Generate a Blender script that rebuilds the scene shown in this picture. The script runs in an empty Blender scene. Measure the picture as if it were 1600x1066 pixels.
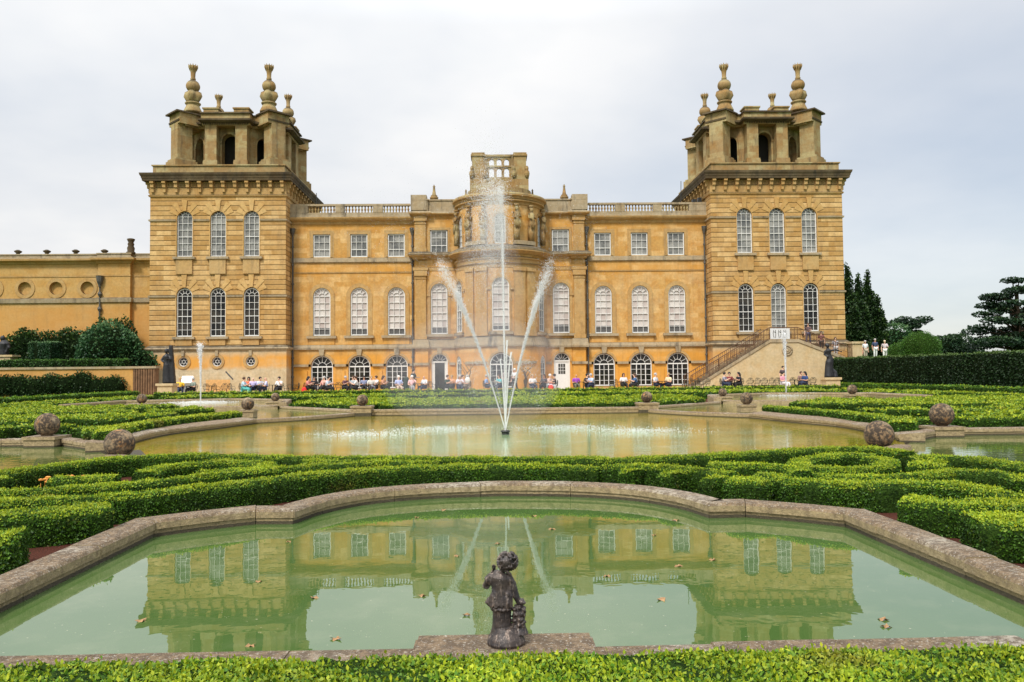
import bpy, math, random
import numpy as np
from mathutils import Vector, Matrix
PI = math.pi
R = math.radians
random.seed(7)
rng = np.random.default_rng(11)
S = bpy.context.scene
COL = S.collection

# ------------------------------------------------------------------ camera
cam_d = bpy.data.cameras.new('camera'); cam = bpy.data.objects.new('camera', cam_d); COL.objects.link(cam)
cam_d.sensor_width = 36; cam_d.lens = 28.44; cam_d.clip_start = .1; cam_d.clip_end = 3000
pitch, yaw, roll = .04, .0228, .010
cam.matrix_world = (Matrix.Translation((0, 0, 1.6)) @ Matrix.Rotation(-yaw, 4, 'Z') @ Matrix.Rotation(PI/2+pitch, 4, 'X')
                    @ Matrix.Rotation(-roll, 4, 'Z'))
S.camera = cam

# ------------------------------------------------------------------ world: daylight sky behind a cloud sheet
SUN_EL, SUN_AZ = R(50), R(205)
w = bpy.data.worlds.new('World'); S.world = w; w.use_nodes = True
nt = w.node_tree; nt.nodes.clear()
def N(t, typ, **kw):
    n = t.nodes.new(typ)
    for k, v in kw.items():
        if k in n.inputs: n.inputs[k].default_value = v
        else: setattr(n, k, v)
    return n
def ramp(t, src, stops, interp='LINEAR'):
    r = t.nodes.new('ShaderNodeValToRGB'); r.color_ramp.interpolation = interp
    e = r.color_ramp.elements
    while len(e) < len(stops): e.new(.5)
    for i, (p, c) in enumerate(stops):
        e[i].position = p; e[i].color = (c, c, c, 1) if isinstance(c, (int, float)) else (*c, 1)
    if src is not None: t.links.new(src, r.inputs[0])
    return r
def mixc(t, f, a, b, mode='MIX'):
    m = t.nodes.new('ShaderNodeMix'); m.data_type = 'RGBA'; m.blend_type = mode
    for i, v in ((0, f), (6, a), (7, b)):
        if isinstance(v, bpy.types.NodeSocket): t.links.new(v, m.inputs[i])
        elif i == 0: m.inputs[0].default_value = v
        else: m.inputs[i].default_value = (*v, 1) if len(v) == 3 else v
    return m.outputs[2]
def mth(t, op, a, b=None, c=None):
    m = t.nodes.new('ShaderNodeMath'); m.operation = op
    for i, v in enumerate((a, b, c)):
        if v is None: continue
        if isinstance(v, bpy.types.NodeSocket): t.links.new(v, m.inputs[i])
        else: m.inputs[i].default_value = v
    return m.outputs[0]
sky = N(nt, 'ShaderNodeTexSky', sky_type='NISHITA', sun_disc=False)
sky.sun_elevation = SUN_EL; sky.sun_rotation = SUN_AZ
bg1 = N(nt, 'ShaderNodeBackground', Strength=.1); nt.links.new(sky.outputs[0], bg1.inputs[0])
tc = N(nt, 'ShaderNodeTexCoord')
sep = N(nt, 'ShaderNodeSeparateXYZ'); nt.links.new(tc.outputs['Generated'], sep.inputs[0])
zc = mth(nt, 'MAXIMUM', sep.outputs[2], .0)
den = mth(nt, 'ADD', zc, .22)
cx_ = mth(nt, 'DIVIDE', sep.outputs[0], den); cy_ = mth(nt, 'DIVIDE', sep.outputs[1], den)
cmb = N(nt, 'ShaderNodeCombineXYZ'); nt.links.new(cx_, cmb.inputs[0]); nt.links.new(cy_, cmb.inputs[1])
no = N(nt, 'ShaderNodeTexNoise', Scale=.9, Detail=5, Roughness=.52); nt.links.new(cmb.outputs[0], no.inputs['Vector'])
no2 = N(nt, 'ShaderNodeTexNoise', Scale=.33, Detail=3, Roughness=.5); nt.links.new(cmb.outputs[0], no2.inputs['Vector'])
lum = ramp(nt, sep.outputs[2], [(0, .72), (.40, .84), (.62, 1.75), (1, 2.2)])       # overcast sky: zenith brighter than horizon
tone = ramp(nt, no.outputs[0], [(.34, (.74, .79, .86)), (.60, (1.0, 1.0, 1.0))])
cl = mixc(nt, 1.0, lum.outputs[0], tone.outputs[0], 'MULTIPLY')
bg2 = N(nt, 'ShaderNodeBackground', Strength=1.0); nt.links.new(cl, bg2.inputs[0])
side = mth(nt, 'MULTIPLY', sep.outputs[0], .55)
thin = mth(nt, 'ADD', no2.outputs[0], side)
thr = ramp(nt, thin, [(.45, 0), (.95, .50)])
ms = N(nt, 'ShaderNodeMixShader'); nt.links.new(thr.outputs[0], ms.inputs[0]); nt.links.new(bg2.outputs[0], ms.inputs[1]); nt.links.new(bg1.outputs[0], ms.inputs[2])
wo = N(nt, 'ShaderNodeOutputWorld'); nt.links.new(ms.outputs[0], wo.inputs[0])

sd = bpy.data.lights.new('sun', 'SUN'); sd.energy = 2.6; sd.angle = R(11); sd.color = (1, .95, .86)
so = bpy.data.objects.new('sun', sd); COL.objects.link(so)
so.rotation_euler = Vector((-math.sin(SUN_AZ)*-1*math.cos(SUN_EL), -math.cos(SUN_AZ)*-1*math.cos(SUN_EL), math.sin(SUN_EL))).to_track_quat('Z', 'Y').to_euler()
S.view_settings.view_transform = 'Standard'; S.view_settings.look = 'None'; S.view_settings.gamma = 1
S.view_settings.exposure = 0.28; S.view_settings.use_curve_mapping = False
S.render.engine = 'CYCLES'
S.cycles.max_bounces = 6; S.cycles.transparent_max_bounces = 24

# ------------------------------------------------------------------ materials
def new_mat(name):
    m = bpy.data.materials.new(name); m.use_nodes = True; t = m.node_tree
    b = t.nodes['Principled BSDF']; return m, t, b
def noise(t, vec, scale, detail=4, rough=.55):
    n = N(t, 'ShaderNodeTexNoise', Scale=scale, Detail=detail, Roughness=rough)
    if vec is not None: t.links.new(vec, n.inputs['Vector'])
    return n.outputs[0]
def objvec(t): return N(t, 'ShaderNodeTexCoord').outputs['Object']
def varvec(t):      # object coordinates shifted by a random amount per object
    o = N(t, 'ShaderNodeObjectInfo'); a = N(t, 'ShaderNodeVectorMath', operation='ADD'); t.links.new(objvec(t), a.inputs[0])
    c = N(t, 'ShaderNodeCombineXYZ')
    for i, k in enumerate((37., 91., 13.)): t.links.new(mth(t, 'MULTIPLY', o.outputs['Random'], k), c.inputs[i])
    t.links.new(c.outputs[0], a.inputs[1]); return a.outputs[0]
def bump(t, b, h, strength, dist):
    bn = N(t, 'ShaderNodeBump', Strength=strength, Distance=dist); t.links.new(h, bn.inputs['Height']); t.links.new(bn.outputs[0], b.inputs['Normal'])
def plain(name, c, rough=.6, metal=0, var=.15, scale=8, spec=.5):
    m, t, b = new_mat(name); v = objvec(t)
    f = ramp(t, noise(t, v, scale), [(.3, 1-var), (.7, 1+var)])
    t.links.new(mixc(t, 1, c, f.outputs[0], 'MULTIPLY'), b.inputs['Base Color'])
    b.inputs['Roughness'].default_value = rough; b.inputs['Metallic'].default_value = metal; b.inputs['Specular IOR Level'].default_value = spec
    return m
def stone(name, c1, c2, bw=1.15, rh=.42, mortar=.006, groove=0, stain=.35, stainc=(.10, .085, .065), lowz=None, wear=.5, pale=.2, bump_s=.4):
    m, t, b = new_mat(name); v = objvec(t)
    s = N(t, 'ShaderNodeSeparateXYZ'); t.links.new(v, s.inputs[0])
    u = mth(t, 'ADD', s.outputs[0], s.outputs[1])
    cv = N(t, 'ShaderNodeCombineXYZ'); t.links.new(u, cv.inputs[0]); t.links.new(s.outputs[2], cv.inputs[1])
    br = N(t, 'ShaderNodeTexBrick', Scale=1, **{'Brick Width': bw, 'Row Height': rh, 'Mortar Size': mortar, 'Mortar Smooth': .3, 'Bias': -.25})
    t.links.new(cv.outputs[0], br.inputs['Vector'])
    br.inputs['Color1'].default_value = (0, 0, 0, 1); br.inputs['Color2'].default_value = (1, 1, 1, 1); br.inputs['Mortar'].default_value = (.35, .35, .35, 1)
    big = noise(t, v, .35, 5, .6); fine = noise(t, v, 5, 6, .65); mid = noise(t, v, 1.3, 5, .6)
    base = mixc(t, ramp(t, br.outputs[0], [(.0, 0), (1, 1)]).outputs[0], c1, c2)
    f2 = ramp(t, mid, [(.42, 0), (.68, wear)])
    col = mixc(t, f2.outputs[0], base, tuple(x*y for x, y in zip(c1, (.92, .74, .5))))
    f3 = ramp(t, big, [(.5, 0), (.75, pale)])
    col = mixc(t, f3.outputs[0], col, (.50, .40, .25))
    col = mixc(t, 1, col, ramp(t, fine, [(.3, .82), (.7, 1.12)]).outputs[0], 'MULTIPLY')
    if lowz:   # iron-rich, more orange beds of stone between two heights
        for (za, zb, cc, amt) in lowz:
            zz = mth(t, 'ADD', s.outputs[2], mth(t, 'MULTIPLY', mid, .5))
            a = mth(t, 'SMOOTH_MIN', mth(t, 'MULTIPLY', mth(t, 'SUBTRACT', zz, za), 3.0), mth(t, 'MULTIPLY', mth(t, 'SUBTRACT', zb, zz), 2.0), .2)
            a = N(t, 'ShaderNodeClamp').outputs[0] if False else mth(t, 'MINIMUM', mth(t, 'MAXIMUM', a, 0), 1)
            a = mth(t, 'MULTIPLY', a, ramp(t, noise(t, v, .8, 4), [(.3, amt*.5), (.6, amt)]).outputs[0])
            col = mixc(t, a, col, cc)
    # weather streaks
    mp = N(t, 'ShaderNodeMapping'); mp.inputs['Scale'].default_value = (1.6, 1.6, .28); t.links.new(v, mp.inputs[0])
    st = ramp(t, noise(t, mp.outputs[0], 1.2, 6, .68), [(.52, 0), (.74, stain)])
    col = mixc(t, st.outputs[0], col, stainc)
    gn = N(t, 'ShaderNodeNewGeometry'); sn = N(t, 'ShaderNodeSeparateXYZ'); t.links.new(gn.outputs['Normal'], sn.inputs[0])
    up = ramp(t, sn.outputs[2], [(.35, 0), (.7, .8)])       # black lichen crust on every ledge that faces the rain
    col = mixc(t, mth(t, 'MULTIPLY', up.outputs[0], ramp(t, mid, [(.3, .5), (.5, 1)]).outputs[0]), col, (.045, .038, .028))
    h = mth(t, 'MULTIPLY', fine, .25)
    mort = br.outputs['Fac']
    h = mth(t, 'SUBTRACT', h, mth(t, 'MULTIPLY', mort, .4))
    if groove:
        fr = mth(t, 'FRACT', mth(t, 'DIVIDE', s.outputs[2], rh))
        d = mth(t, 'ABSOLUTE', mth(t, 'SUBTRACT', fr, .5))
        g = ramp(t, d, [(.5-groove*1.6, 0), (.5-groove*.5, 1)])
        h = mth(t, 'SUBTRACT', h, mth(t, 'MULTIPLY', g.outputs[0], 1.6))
        col = mixc(t, mth(t, 'MULTIPLY', g.outputs[0], .55), col, (.13, .085, .04))  # groove lines darkened in the colour: recess shade painted in with the dirt
    t.links.new(col, b.inputs['Base Color']); b.inputs['Roughness'].default_value = .9; b.inputs['Specular IOR Level'].default_value = .2
    bump(t, b, h, bump_s, .03)
    return m
C1 = (.53, .305, .095); C2 = (.72, .49, .22)
OR = (.66, .30, .040)
M = {}
M['wall'] = stone('ashlar', C1, C2, mortar=.006, lowz=[(-1, 3.9, OR, .8), (10.3, 11.6, OR, .45), (14.3, 15.2, OR, .4), (4.0, 4.9, OR, .5)], stain=.42, stainc=(.20, .13, .07), wear=.75, pale=.4, bump_s=.25)
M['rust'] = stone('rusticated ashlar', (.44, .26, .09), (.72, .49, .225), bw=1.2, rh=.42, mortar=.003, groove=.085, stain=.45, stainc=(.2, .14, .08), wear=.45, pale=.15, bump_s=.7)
M['rust2'] = stone('arch stones', (.50, .31, .115), (.60, .40, .17), bw=9, rh=9, mortar=0, stain=.15)
M['towerbase'] = stone('tower plinth stone', (.52, .42, .27), (.60, .50, .34), rh=.5, bw=1.5, stain=.3, lowz=[(2.35, 3.9, OR, .9)], pale=.6, bump_s=.2)
M['trim'] = stone('dressed stone', (.45, .28, .11), (.50, .34, .15), rh=2, bw=2.2, stain=.45, stainc=(.09, .075, .06), bump_s=.3)
M['grey'] = stone('grey weathered stone', (.36, .29, .19), (.42, .34, .23), rh=2, bw=1.8, stain=.85, stainc=(.07, .06, .05), bump_s=.4)
M['dark'] = stone('black crusted stone and painted shade', (.085, .062, .038), (.15, .11, .06), rh=2, bw=1.8, stain=.9, stainc=(.03, .028, .025), bump_s=.5)
M['belv'] = stone('belvedere stone', (.33, .22, .10), (.45, .39, .20), rh=.55, bw=1.2, stain=.9, stainc=(.085, .065, .045), pale=.2, wear=.8)
M['stair'] = stone('pale stair stone', (.52, .41, .24), (.56, .44, .27), rh=.45, bw=1.4, stain=.15, pale=.5, bump_s=.2)
M['lowwall'] = stone('smooth low wing stone', (.50, .30, .10), (.54, .35, .14), rh=.6, bw=1.6, mortar=.002, stain=.18, lowz=[(-1, 8.3, (.56, .27, .07), .6)], pale=.25, bump_s=.15)
M['white'] = plain('white painted joinery', (.72, .71, .68), .45, var=.04)
def glassy(name, c, c2=None, rough=.06, ref=.35):
    m, t, b = new_mat(name); v = varvec(t)
    col = mixc(t, ramp(t, noise(t, v, .8, 3), [(.4, 0), (.62, 1)]).outputs[0], c, c2 or c)
    t.links.new(col, b.inputs['Base Color']); b.inputs['Roughness'].default_value = rough; b.inputs['Specular IOR Level'].default_value = ref
    b.inputs['IOR'].default_value = 1.5
    bump(t, b, noise(t, v, 1.6, 2), .25, .03); return m
M['pane'] = glassy('dark window glass', (.006, .006, .006), (.045, .038, .028))
M['panegrey'] = glassy('upper window glass with painted sky sheen', (.09, .09, .08), (.30, .29, .26), ref=1)  # pale grey base colour stands in for sky reflected in the glass
def blindmat():
    m, t, b = new_mat('glass over pale blind'); v = objvec(t)
    s = N(t, 'ShaderNodeSeparateXYZ'); t.links.new(v, s.inputs[0])
    br = N(t, 'ShaderNodeTexBrick', Scale=1, **{'Brick Width': .38, 'Row Height': .56, 'Mortar Size': 0.0, 'Bias': 0}); br.offset = 0
    oi = N(t, 'ShaderNodeObjectInfo'); sh = mth(t, 'MULTIPLY', mth(t, 'FLOOR', mth(t, 'MULTIPLY', oi.outputs['Random'], 20)), .56)
    cv = N(t, 'ShaderNodeCombineXYZ'); t.links.new(mth(t, 'ADD', s.outputs[0], .19), cv.inputs[0]); t.links.new(mth(t, 'ADD', s.outputs[2], sh), cv.inputs[1])
    t.links.new(cv.outputs[0], br.inputs['Vector'])
    br.inputs['Color1'].default_value = (.62, .58, .54, 1); br.inputs['Color2'].default_value = (.44, .37, .34, 1)
    low = ramp(t, s.outputs[2], [(0, 1), (1, 0)]); low.color_ramp.interpolation = 'CONSTANT'
    low.color_ramp.elements[0].position = 0; low.color_ramp.elements[1].position = .999
    k = mth(t, 'LESS_THAN', s.outputs[2], mth(t, 'ADD', .35, mth(t, 'MULTIPLY', oi.outputs['Random'], .5)))
    t.links.new(mixc(t, k, br.outputs[0], (.10, .095, .09)), b.inputs['Base Color'])
    b.inputs['Roughness'].default_value = .15; return m
M['blind'] = blindmat()
M['iron'] = plain('dark iron', (.03, .03, .03), .5, .3)
M['lead'] = plain('lead grey downpipe', (.09, .085, .075), .6, .2, var=.3)
M['rail'] = plain('rusty stair railing', (.12, .06, .03), .7)
M['banner'] = plain('white banner cloth', (.60, .60, .60), .7, var=.03)
M['shadowroom'] = plain('painted interior shade', (.02, .017, .012), .9)

def copingmat():
    m, t, b = new_mat('lichened coping stone'); v = objvec(t)
    s = N(t, 'ShaderNodeSeparateXYZ'); t.links.new(v, s.inputs[0])
    big = noise(t, v, .8, 5, .6); fine = noise(t, v, 14, 10, .78); sp = noise(t, v, 55, 4, .7)
    c = mixc(t, ramp(t, big, [(.36, 0), (.48, 1)]).outputs[0], (.43, .375, .29), (.255, .175, .10))
    c = mixc(t, ramp(t, fine, [(.45, 0), (.53, .85)]).outputs[0], c, (.115, .078, .046))
    c = mixc(t, ramp(t, sp, [(.57, 0), (.63, .8)]).outputs[0], c, (.58, .54, .46))
    g = N(t, 'ShaderNodeNewGeometry'); sn = N(t, 'ShaderNodeSeparateXYZ'); t.links.new(g.outputs['Normal'], sn.inputs[0])
    k = ramp(t, sn.outputs[2], [(.3, 1), (.7, 0)])          # upright faces keep their cleaner yellow stone
    yl = mixc(t, ramp(t, fine, [(.42, 0), (.66, .75)]).outputs[0], (.47, .36, .19), (.13, .09, .05))
    c = mixc(t, mth(t, 'MULTIPLY', k.outputs[0], .8), c, yl)
    wet = mth(t, 'LESS_THAN', mth(t, 'ADD', s.outputs[2], mth(t, 'MULTIPLY', mth(t, 'SUBTRACT', fine, .5), .05)), -.015)
    c = mixc(t, mth(t, 'MULTIPLY', wet, .85), c, (.035, .032, .02))
    t.links.new(c, b.inputs['Base Color']); b.inputs['Roughness'].default_value = .9
    bump(t, b, mth(t, 'ADD', fine, mth(t, 'MULTIPLY', sp, .4)), 1, .04); return m
M['coping'] = copingmat()
def ballmat():
    m, t, b = new_mat('lichened stone ball'); v = varvec(t)
    a = noise(t, v, 3.2, 6, .65); f = noise(t, v, 16, 7, .7); o = noise(t, v, 5, 4, .6)
    c = mixc(t, ramp(t, f, [(.38, 0), (.52, 1)]).outputs[0], (.26, .17, .09), (.045, .032, .022))
    c = mixc(t, ramp(t, a, [(.50, 0), (.70, .8)]).outputs[0], c, (.38, .29, .18))
    c = mixc(t, ramp(t, o, [(.60, 0), (.72, .7)]).outputs[0], c, (.45, .21, .06))
    t.links.new(c, b.inputs['Base Color']); b.inputs['Roughness'].default_value = .95; bump(t, b, f, .8, .02); return m
M['ball'] = ballmat()
def bronzemat():
    m, t, b = new_mat('weathered dark lead'); v = objvec(t)
    a = noise(t, v, 14, 6, .7); f = noise(t, v, 60, 4, .7)
    mp = N(t, 'ShaderNodeMapping'); mp.inputs['Scale'].default_value = (40, 40, 6); t.links.new(v, mp.inputs[0])
    st = noise(t, mp.outputs[0], 1, 5, .7)
    c = mixc(t, ramp(t, a, [(.4, 0), (.65, 1)]).outputs[0], (.030, .026, .027), (.085, .065, .055))
    c = mixc(t, ramp(t, st, [(.53, 0), (.66, .75)]).outputs[0], c, (.34, .26, .21))
    c = mixc(t, ramp(t, f, [(.62, 0), (.7, .6)]).outputs[0], c, (.42, .37, .33))
    t.links.new(c, b.inputs['Base Color']); b.inputs['Roughness'].default_value = .5; b.inputs['Metallic'].default_value = .35
    bump(t, b, a, .5, .01); return m
M['bronze'] = bronzemat()
M['oldbronze'] = plain('black old lead', (.022, .022, .024), .5, .3, var=.4, scale=5)
def leafmat(name, dark, mid, bright, trans=.25, rough=.5):
    m, t, b = new_mat(name)
    at = N(t, 'ShaderNodeAttribute', attribute_name='tint')
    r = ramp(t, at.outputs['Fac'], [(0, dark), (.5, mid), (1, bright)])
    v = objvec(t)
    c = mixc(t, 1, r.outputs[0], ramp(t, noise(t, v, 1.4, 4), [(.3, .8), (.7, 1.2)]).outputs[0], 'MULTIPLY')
    if name == 'box leaves':      # rusty die-back patches here and there in the box
        c = mixc(t, ramp(t, noise(t, v, .9, 5, .65), [(.60, 0), (.72, .6)]).outputs[0], c, (.20, .115, .03))
        c = mixc(t, ramp(t, noise(t, v, 9, 3, .6), [(.62, 0), (.74, .5)]).outputs[0], c, (.26, .20, .04))
    t.links.new(c, b.inputs['Base Color']); b.inputs['Roughness'].default_value = rough; b.inputs['Specular IOR Level'].default_value = .25
    tr = N(t, 'ShaderNodeBsdfTranslucent'); t.links.new(c, tr.inputs[0])
    mx = N(t, 'ShaderNodeMixShader'); mx.inputs[0].default_value = trans
    t.links.new(b.outputs[0], mx.inputs[1]); t.links.new(tr.outputs[0], mx.inputs[2])
    t.links.new(mx.outputs[0], t.nodes['Material Output'].inputs[0]); return m
M['box'] = leafmat('box leaves', (.010, .036, .005), (.085, .20, .014), (.42, .47, .022), .25)
M['yew'] = leafmat('yew foliage', (.007, .020, .006), (.020, .050, .012), (.07, .12, .022), .1)
M['shrub'] = leafmat('laurel foliage', (.008, .030, .012), (.026, .085, .026), (.14, .23, .09), .1)
M['topiary'] = leafmat('topiary foliage', (.02, .06, .01), (.05, .13, .015), (.12, .24, .03), .2)
M['cedar'] = leafmat('cedar foliage', (.007, .020, .011), (.020, .050, .022), (.07, .125, .04), .1)
M['flower'] = plain('orange flowers', (.62, .26, .04), .7, var=.3, scale=30)
def corem(name, a, c, sc=30):
    m, t, b = new_mat(name); v = objvec(t)
    t.links.new(mixc(t, ramp(t, noise(t, v, sc, 5), [(.4, 0), (.6, 1)]).outputs[0], a, c), b.inputs['Base Color'])
    b.inputs['Roughness'].default_value = .95; b.inputs['Specular IOR Level'].default_value = .03; bump(t, b, noise(t, v, sc*1.5, 3), 1, .03); return m
M['boxcore'] = corem('box hedge inside', (.010, .022, .005), (.030, .060, .010))
M['yewcore'] = corem('yew inside', (.004, .008, .003), (.009, .016, .005), 12)
M['bark'] = corem('bark', (.05, .035, .025), (.10, .075, .05), 6)

def watermat(name, body, body2, rough, bs, bscale, foam=None, stretch=(1, 1, 1), dist=.02):
    m, t, b = new_mat(name); v = objvec(t)
    c = mixc(t, ramp(t, noise(t, v, .5, 4), [(.35, 0), (.65, 1)]).outputs[0], body, body2)
    if foam:
        (fx, fy, r0, r1, fc) = foam
        cb = N(t, 'ShaderNodeVectorMath', operation='DISTANCE'); t.links.new(v, cb.inputs[0]); cb.inputs[1].default_value = (fx, fy, 0)
        dn = mth(t, 'ADD', cb.outputs['Value'], mth(t, 'MULTIPLY', mth(t, 'SUBTRACT', noise(t, v, .45, 4, .6), .5), 7.0))
        k = ramp(t, mth(t, 'DIVIDE', dn, 12.0), [(r0/12, .85), (r1/12, 0)])
        c = mixc(t, k.outputs[0], c, fc)
        mp2 = N(t, 'ShaderNodeMapping'); mp2.inputs['Scale'].default_value = (.55, 1.1, 1); t.links.new(v, mp2.inputs[0])
        wsp = ramp(t, noise(t, mp2.outputs[0], 1.0, 9, .72), [(.56, 0), (.72, .75)])
        c = mixc(t, mth(t, 'MULTIPLY', wsp.outputs[0], k.outputs[0]), c, (.62, .68, .60))
    if name.startswith('still'):  # floating specks and a thin drifting film
        c = mixc(t, ramp(t, noise(t, v, 34, 2, .5), [(.735, 0), (.76, .7)]).outputs[0], c, (.42, .38, .26))
        c = mixc(t, ramp(t, noise(t, v, 1.7, 9, .75), [(.50, 0), (.66, .30)]).outputs[0], c, (.16, .19, .09))
    t.links.new(c, b.inputs['Base Color']); b.inputs['Roughness'].default_value = rough; b.inputs['IOR'].default_value = 1.33 if foam else 2.1
    mp = N(t, 'ShaderNodeMapping'); mp.inputs['Scale'].default_value = stretch; t.links.new(v, mp.inputs[0])
    bump(t, b, noise(t, mp.outputs[0], bscale, 3, .55), bs, dist); return m
M['water_near'] = watermat('still green pond water', (.058, .112, .026), (.068, .120, .034), .008, .04, 2.4)
M['water_main'] = watermat('rippled pool water', (.24, .175, .010), (.15, .14, .012), .03, .22, 3.5, foam=(.3, 22, 3.0, 8.0, (.26, .38, .21)), dist=.03, stretch=(.55, 1.6, 1))
M['water_side'] = watermat('side pond water', (.075, .12, .03), (.09, .12, .03), .02, .20, 4.0)
M['water_up'] = watermat('upper basin water', (.15, .15, .03), (.11, .13, .03), .04, .35, 5.0)
M['gravel'] = corem('red crushed gravel', (.13, .042, .028), (.055, .030, .022), 60)
def terr():
    m, t, b = new_mat('pale gravel terrace'); v = objvec(t)
    c = mixc(t, noise(t, v, 6, 6), (.34, .25, .16), (.46, .36, .25)); t.links.new(c, b.inputs['Base Color']); b.inputs['Roughness'].default_value = .95; return m
M['terrace'] = terr()
M['grass'] = corem('lawn', (.05, .11, .02), (.08, .16, .03), 4)
def spraymat(name, a, scale, lo, hi):
    m, t, b = new_mat(name); v = objvec(t)
    b.inputs['Base Color'].default_value = (.98, .98, .98, 1); b.inputs['Roughness'].default_value = .5
    tr = N(t, 'ShaderNodeBsdfTranslucent'); tr.inputs[0].default_value = (.98, .98, .98, 1)
    mx = N(t, 'ShaderNodeMixShader'); mx.inputs[0].default_value = .6
    t.links.new(b.outputs[0], mx.inputs[1]); t.links.new(tr.outputs[0], mx.inputs[2])
    tp = N(t, 'ShaderNodeBsdfTransparent'); m2 = N(t, 'ShaderNodeMixShader')
    if scale:
        mp = N(t, 'ShaderNodeMapping'); mp.inputs['Scale'].default_value = (1, 1, .12); t.links.new(v, mp.inputs[0])
        f = ramp(t, noise(t, mp.outputs[0], scale, 5, .7), [(.35, lo), (.65, hi)]); t.links.new(f.outputs[0], m2.inputs[0])
    else: m2.inputs[0].default_value = a
    t.links.new(tp.outputs[0], m2.inputs[1]); t.links.new(mx.outputs[0], m2.inputs[2])
    t.links.new(m2.outputs[0], t.nodes['Material Output'].inputs[0]); return m
M['drop'] = spraymat('water droplets', .5, 0, 0, 0)
M['stream'] = spraymat('water stream', 0, 22, .35, .95)

# ------------------------------------------------------------------ mesh builder
class MB:
    def __init__(s): s.v = []; s.f = []; s.mi = []; s.cur = 0
    def add(s, vs, fs):
        o = len(s.v); s.v += [tuple(p) for p in vs]; s.f += [tuple(i+o for i in f) for f in fs]; s.mi += [s.cur]*len(fs)
    def box(s, x0, x1, y0, y1, z0, z1):
        s.add([(x0,y0,z0),(x1,y0,z0),(x1,y1,z0),(x0,y1,z0),(x0,y0,z1),(x1,y0,z1),(x1,y1,z1),(x0,y1,z1)],
              [(0,3,2,1),(4,5,6,7),(0,1,5,4),(1,2,6,5),(2,3,7,6),(3,0,4,7)])
    def rbox(s, c, sz, a, taper=1.0):
        hx, hy, hz = sz[0]/2, sz[1]/2, sz[2]/2; ca, sa = math.cos(a), math.sin(a); vs = []
        for z, k in ((-hz, 1), (hz, taper)):
            for x, y in ((-hx,-hy),(hx,-hy),(hx,hy),(-hx,hy)):
                vs.append((c[0]+(x*ca-y*sa)*k, c[1]+(x*sa+y*ca)*k, c[2]+z))
        s.add(vs, [(0,3,2,1),(4,5,6,7),(0,1,5,4),(1,2,6,5),(2,3,7,6),(3,0,4,7)])
    def prism(s, poly, z0, z1, top=None):
        n = len(poly); top = top or poly
        s.add([(x,y,z0) for x,y in poly]+[(x,y,z1) for x,y in top], [tuple(range(n))[::-1], tuple(range(n,2*n))]+[(i,(i+1)%n,n+(i+1)%n,n+i) for i in range(n)])
    def lathe(s, prof, cx, cy, z=0, seg=16, sc=1, scal=None):
        vs = []; n = len(prof)
        for k in range(seg):
            a = 2*PI*k/seg
            for (r, h) in prof:
                rr = r*(scal(a, h) if scal else 1)
                vs.append((cx+sc*rr*math.cos(a), cy+sc*rr*math.sin(a), z+sc*h))
        fs = [(k*n+i, ((k+1)%seg)*n+i, ((k+1)%seg)*n+i+1, k*n+i+1) for k in range(seg) for i in range(n-1)]
        fs.append(tuple(k*n+n-1 for k in range(seg))); fs.append(tuple(k*n for k in range(seg))[::-1])
        s.add(vs, fs)
    def tube(s, pts, rad, seg=6, cap=True):
        pts = [Vector(p) for p in pts]; n = len(pts)
        if not hasattr(rad, '__len__'): rad = [rad]*n
        vs = []
        for i, p in enumerate(pts):
            d = (pts[min(i+1, n-1)]-pts[max(i-1, 0)]).normalized()
            u = d.cross(Vector((0,0,1)) if abs(d.z) < .9 else Vector((1,0,0))).normalized(); w_ = d.cross(u)
            for k in range(seg):
                a = 2*PI*k/seg; vs.append(p+(u*math.cos(a)+w_*math.sin(a))*rad[i])
        fs = [(i*seg+k, i*seg+(k+1)%seg, (i+1)*seg+(k+1)%seg, (i+1)*seg+k) for i in range(n-1) for k in range(seg)]
        if cap: fs += [tuple(range(seg))[::-1], tuple(range((n-1)*seg, n*seg))]
        s.add(vs, fs)
    def ell(s, c, r, seg=10, ring=7, rot=None):
        vs = [];
        for j in range(ring+1):
            ph = PI*j/ring
            for k in range(seg):
                a = 2*PI*k/seg; p = Vector((r[0]*math.sin(ph)*math.cos(a), r[1]*math.sin(ph)*math.sin(a), r[2]*math.cos(ph)))
                if rot: p = rot @ p
                vs.append((c[0]+p.x, c[1]+p.y, c[2]+p.z))
        s.add(vs, [(j*seg+k, (j+1)*seg+k, (j+1)*seg+(k+1)%seg, j*seg+(k+1)%seg) for j in range(ring) for k in range(seg)])
    def sweep(s, path, prof, closed=False):
        """profile [(out, z)] carried along a plan path; out is to the right-hand side of travel reversed (outward normal)"""
        n = len(path); P = [Vector((x, y)) for x, y in path]; offs = []
        for i in range(n):
            a = P[(i-1) % n] if (closed or i > 0) else None; b_ = P[(i+1) % n] if (closed or i < n-1) else None
            d1 = (P[i]-a).normalized() if a is not None else None; d2 = (b_-P[i]).normalized() if b_ is not None else None
            if d1 is None: d1 = d2
            if d2 is None: d2 = d1
            n1 = Vector((d1.y, -d1.x)); n2 = Vector((d2.y, -d2.x)); m = (n1+n2)
            if m.length < 1e-6: m = n1
            m.normalize(); offs.append(m/max(.3, m.dot(n1)))
        k = len(prof); vs = []
        for i in range(n):
            for (o, z) in prof: q = P[i]+offs[i]*o; vs.append((q.x, q.y, z))
        fs = []
        for i in range(n if closed else n-1):
            j = (i+1) % n
            for a in range(k-1): fs.append((i*k+a, j*k+a, j*k+a+1, i*k+a+1))
        if not closed: fs += [tuple(range(k)), tuple((n-1)*k+a for a in range(k))[::-1]]
        s.add(vs, fs)
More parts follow.
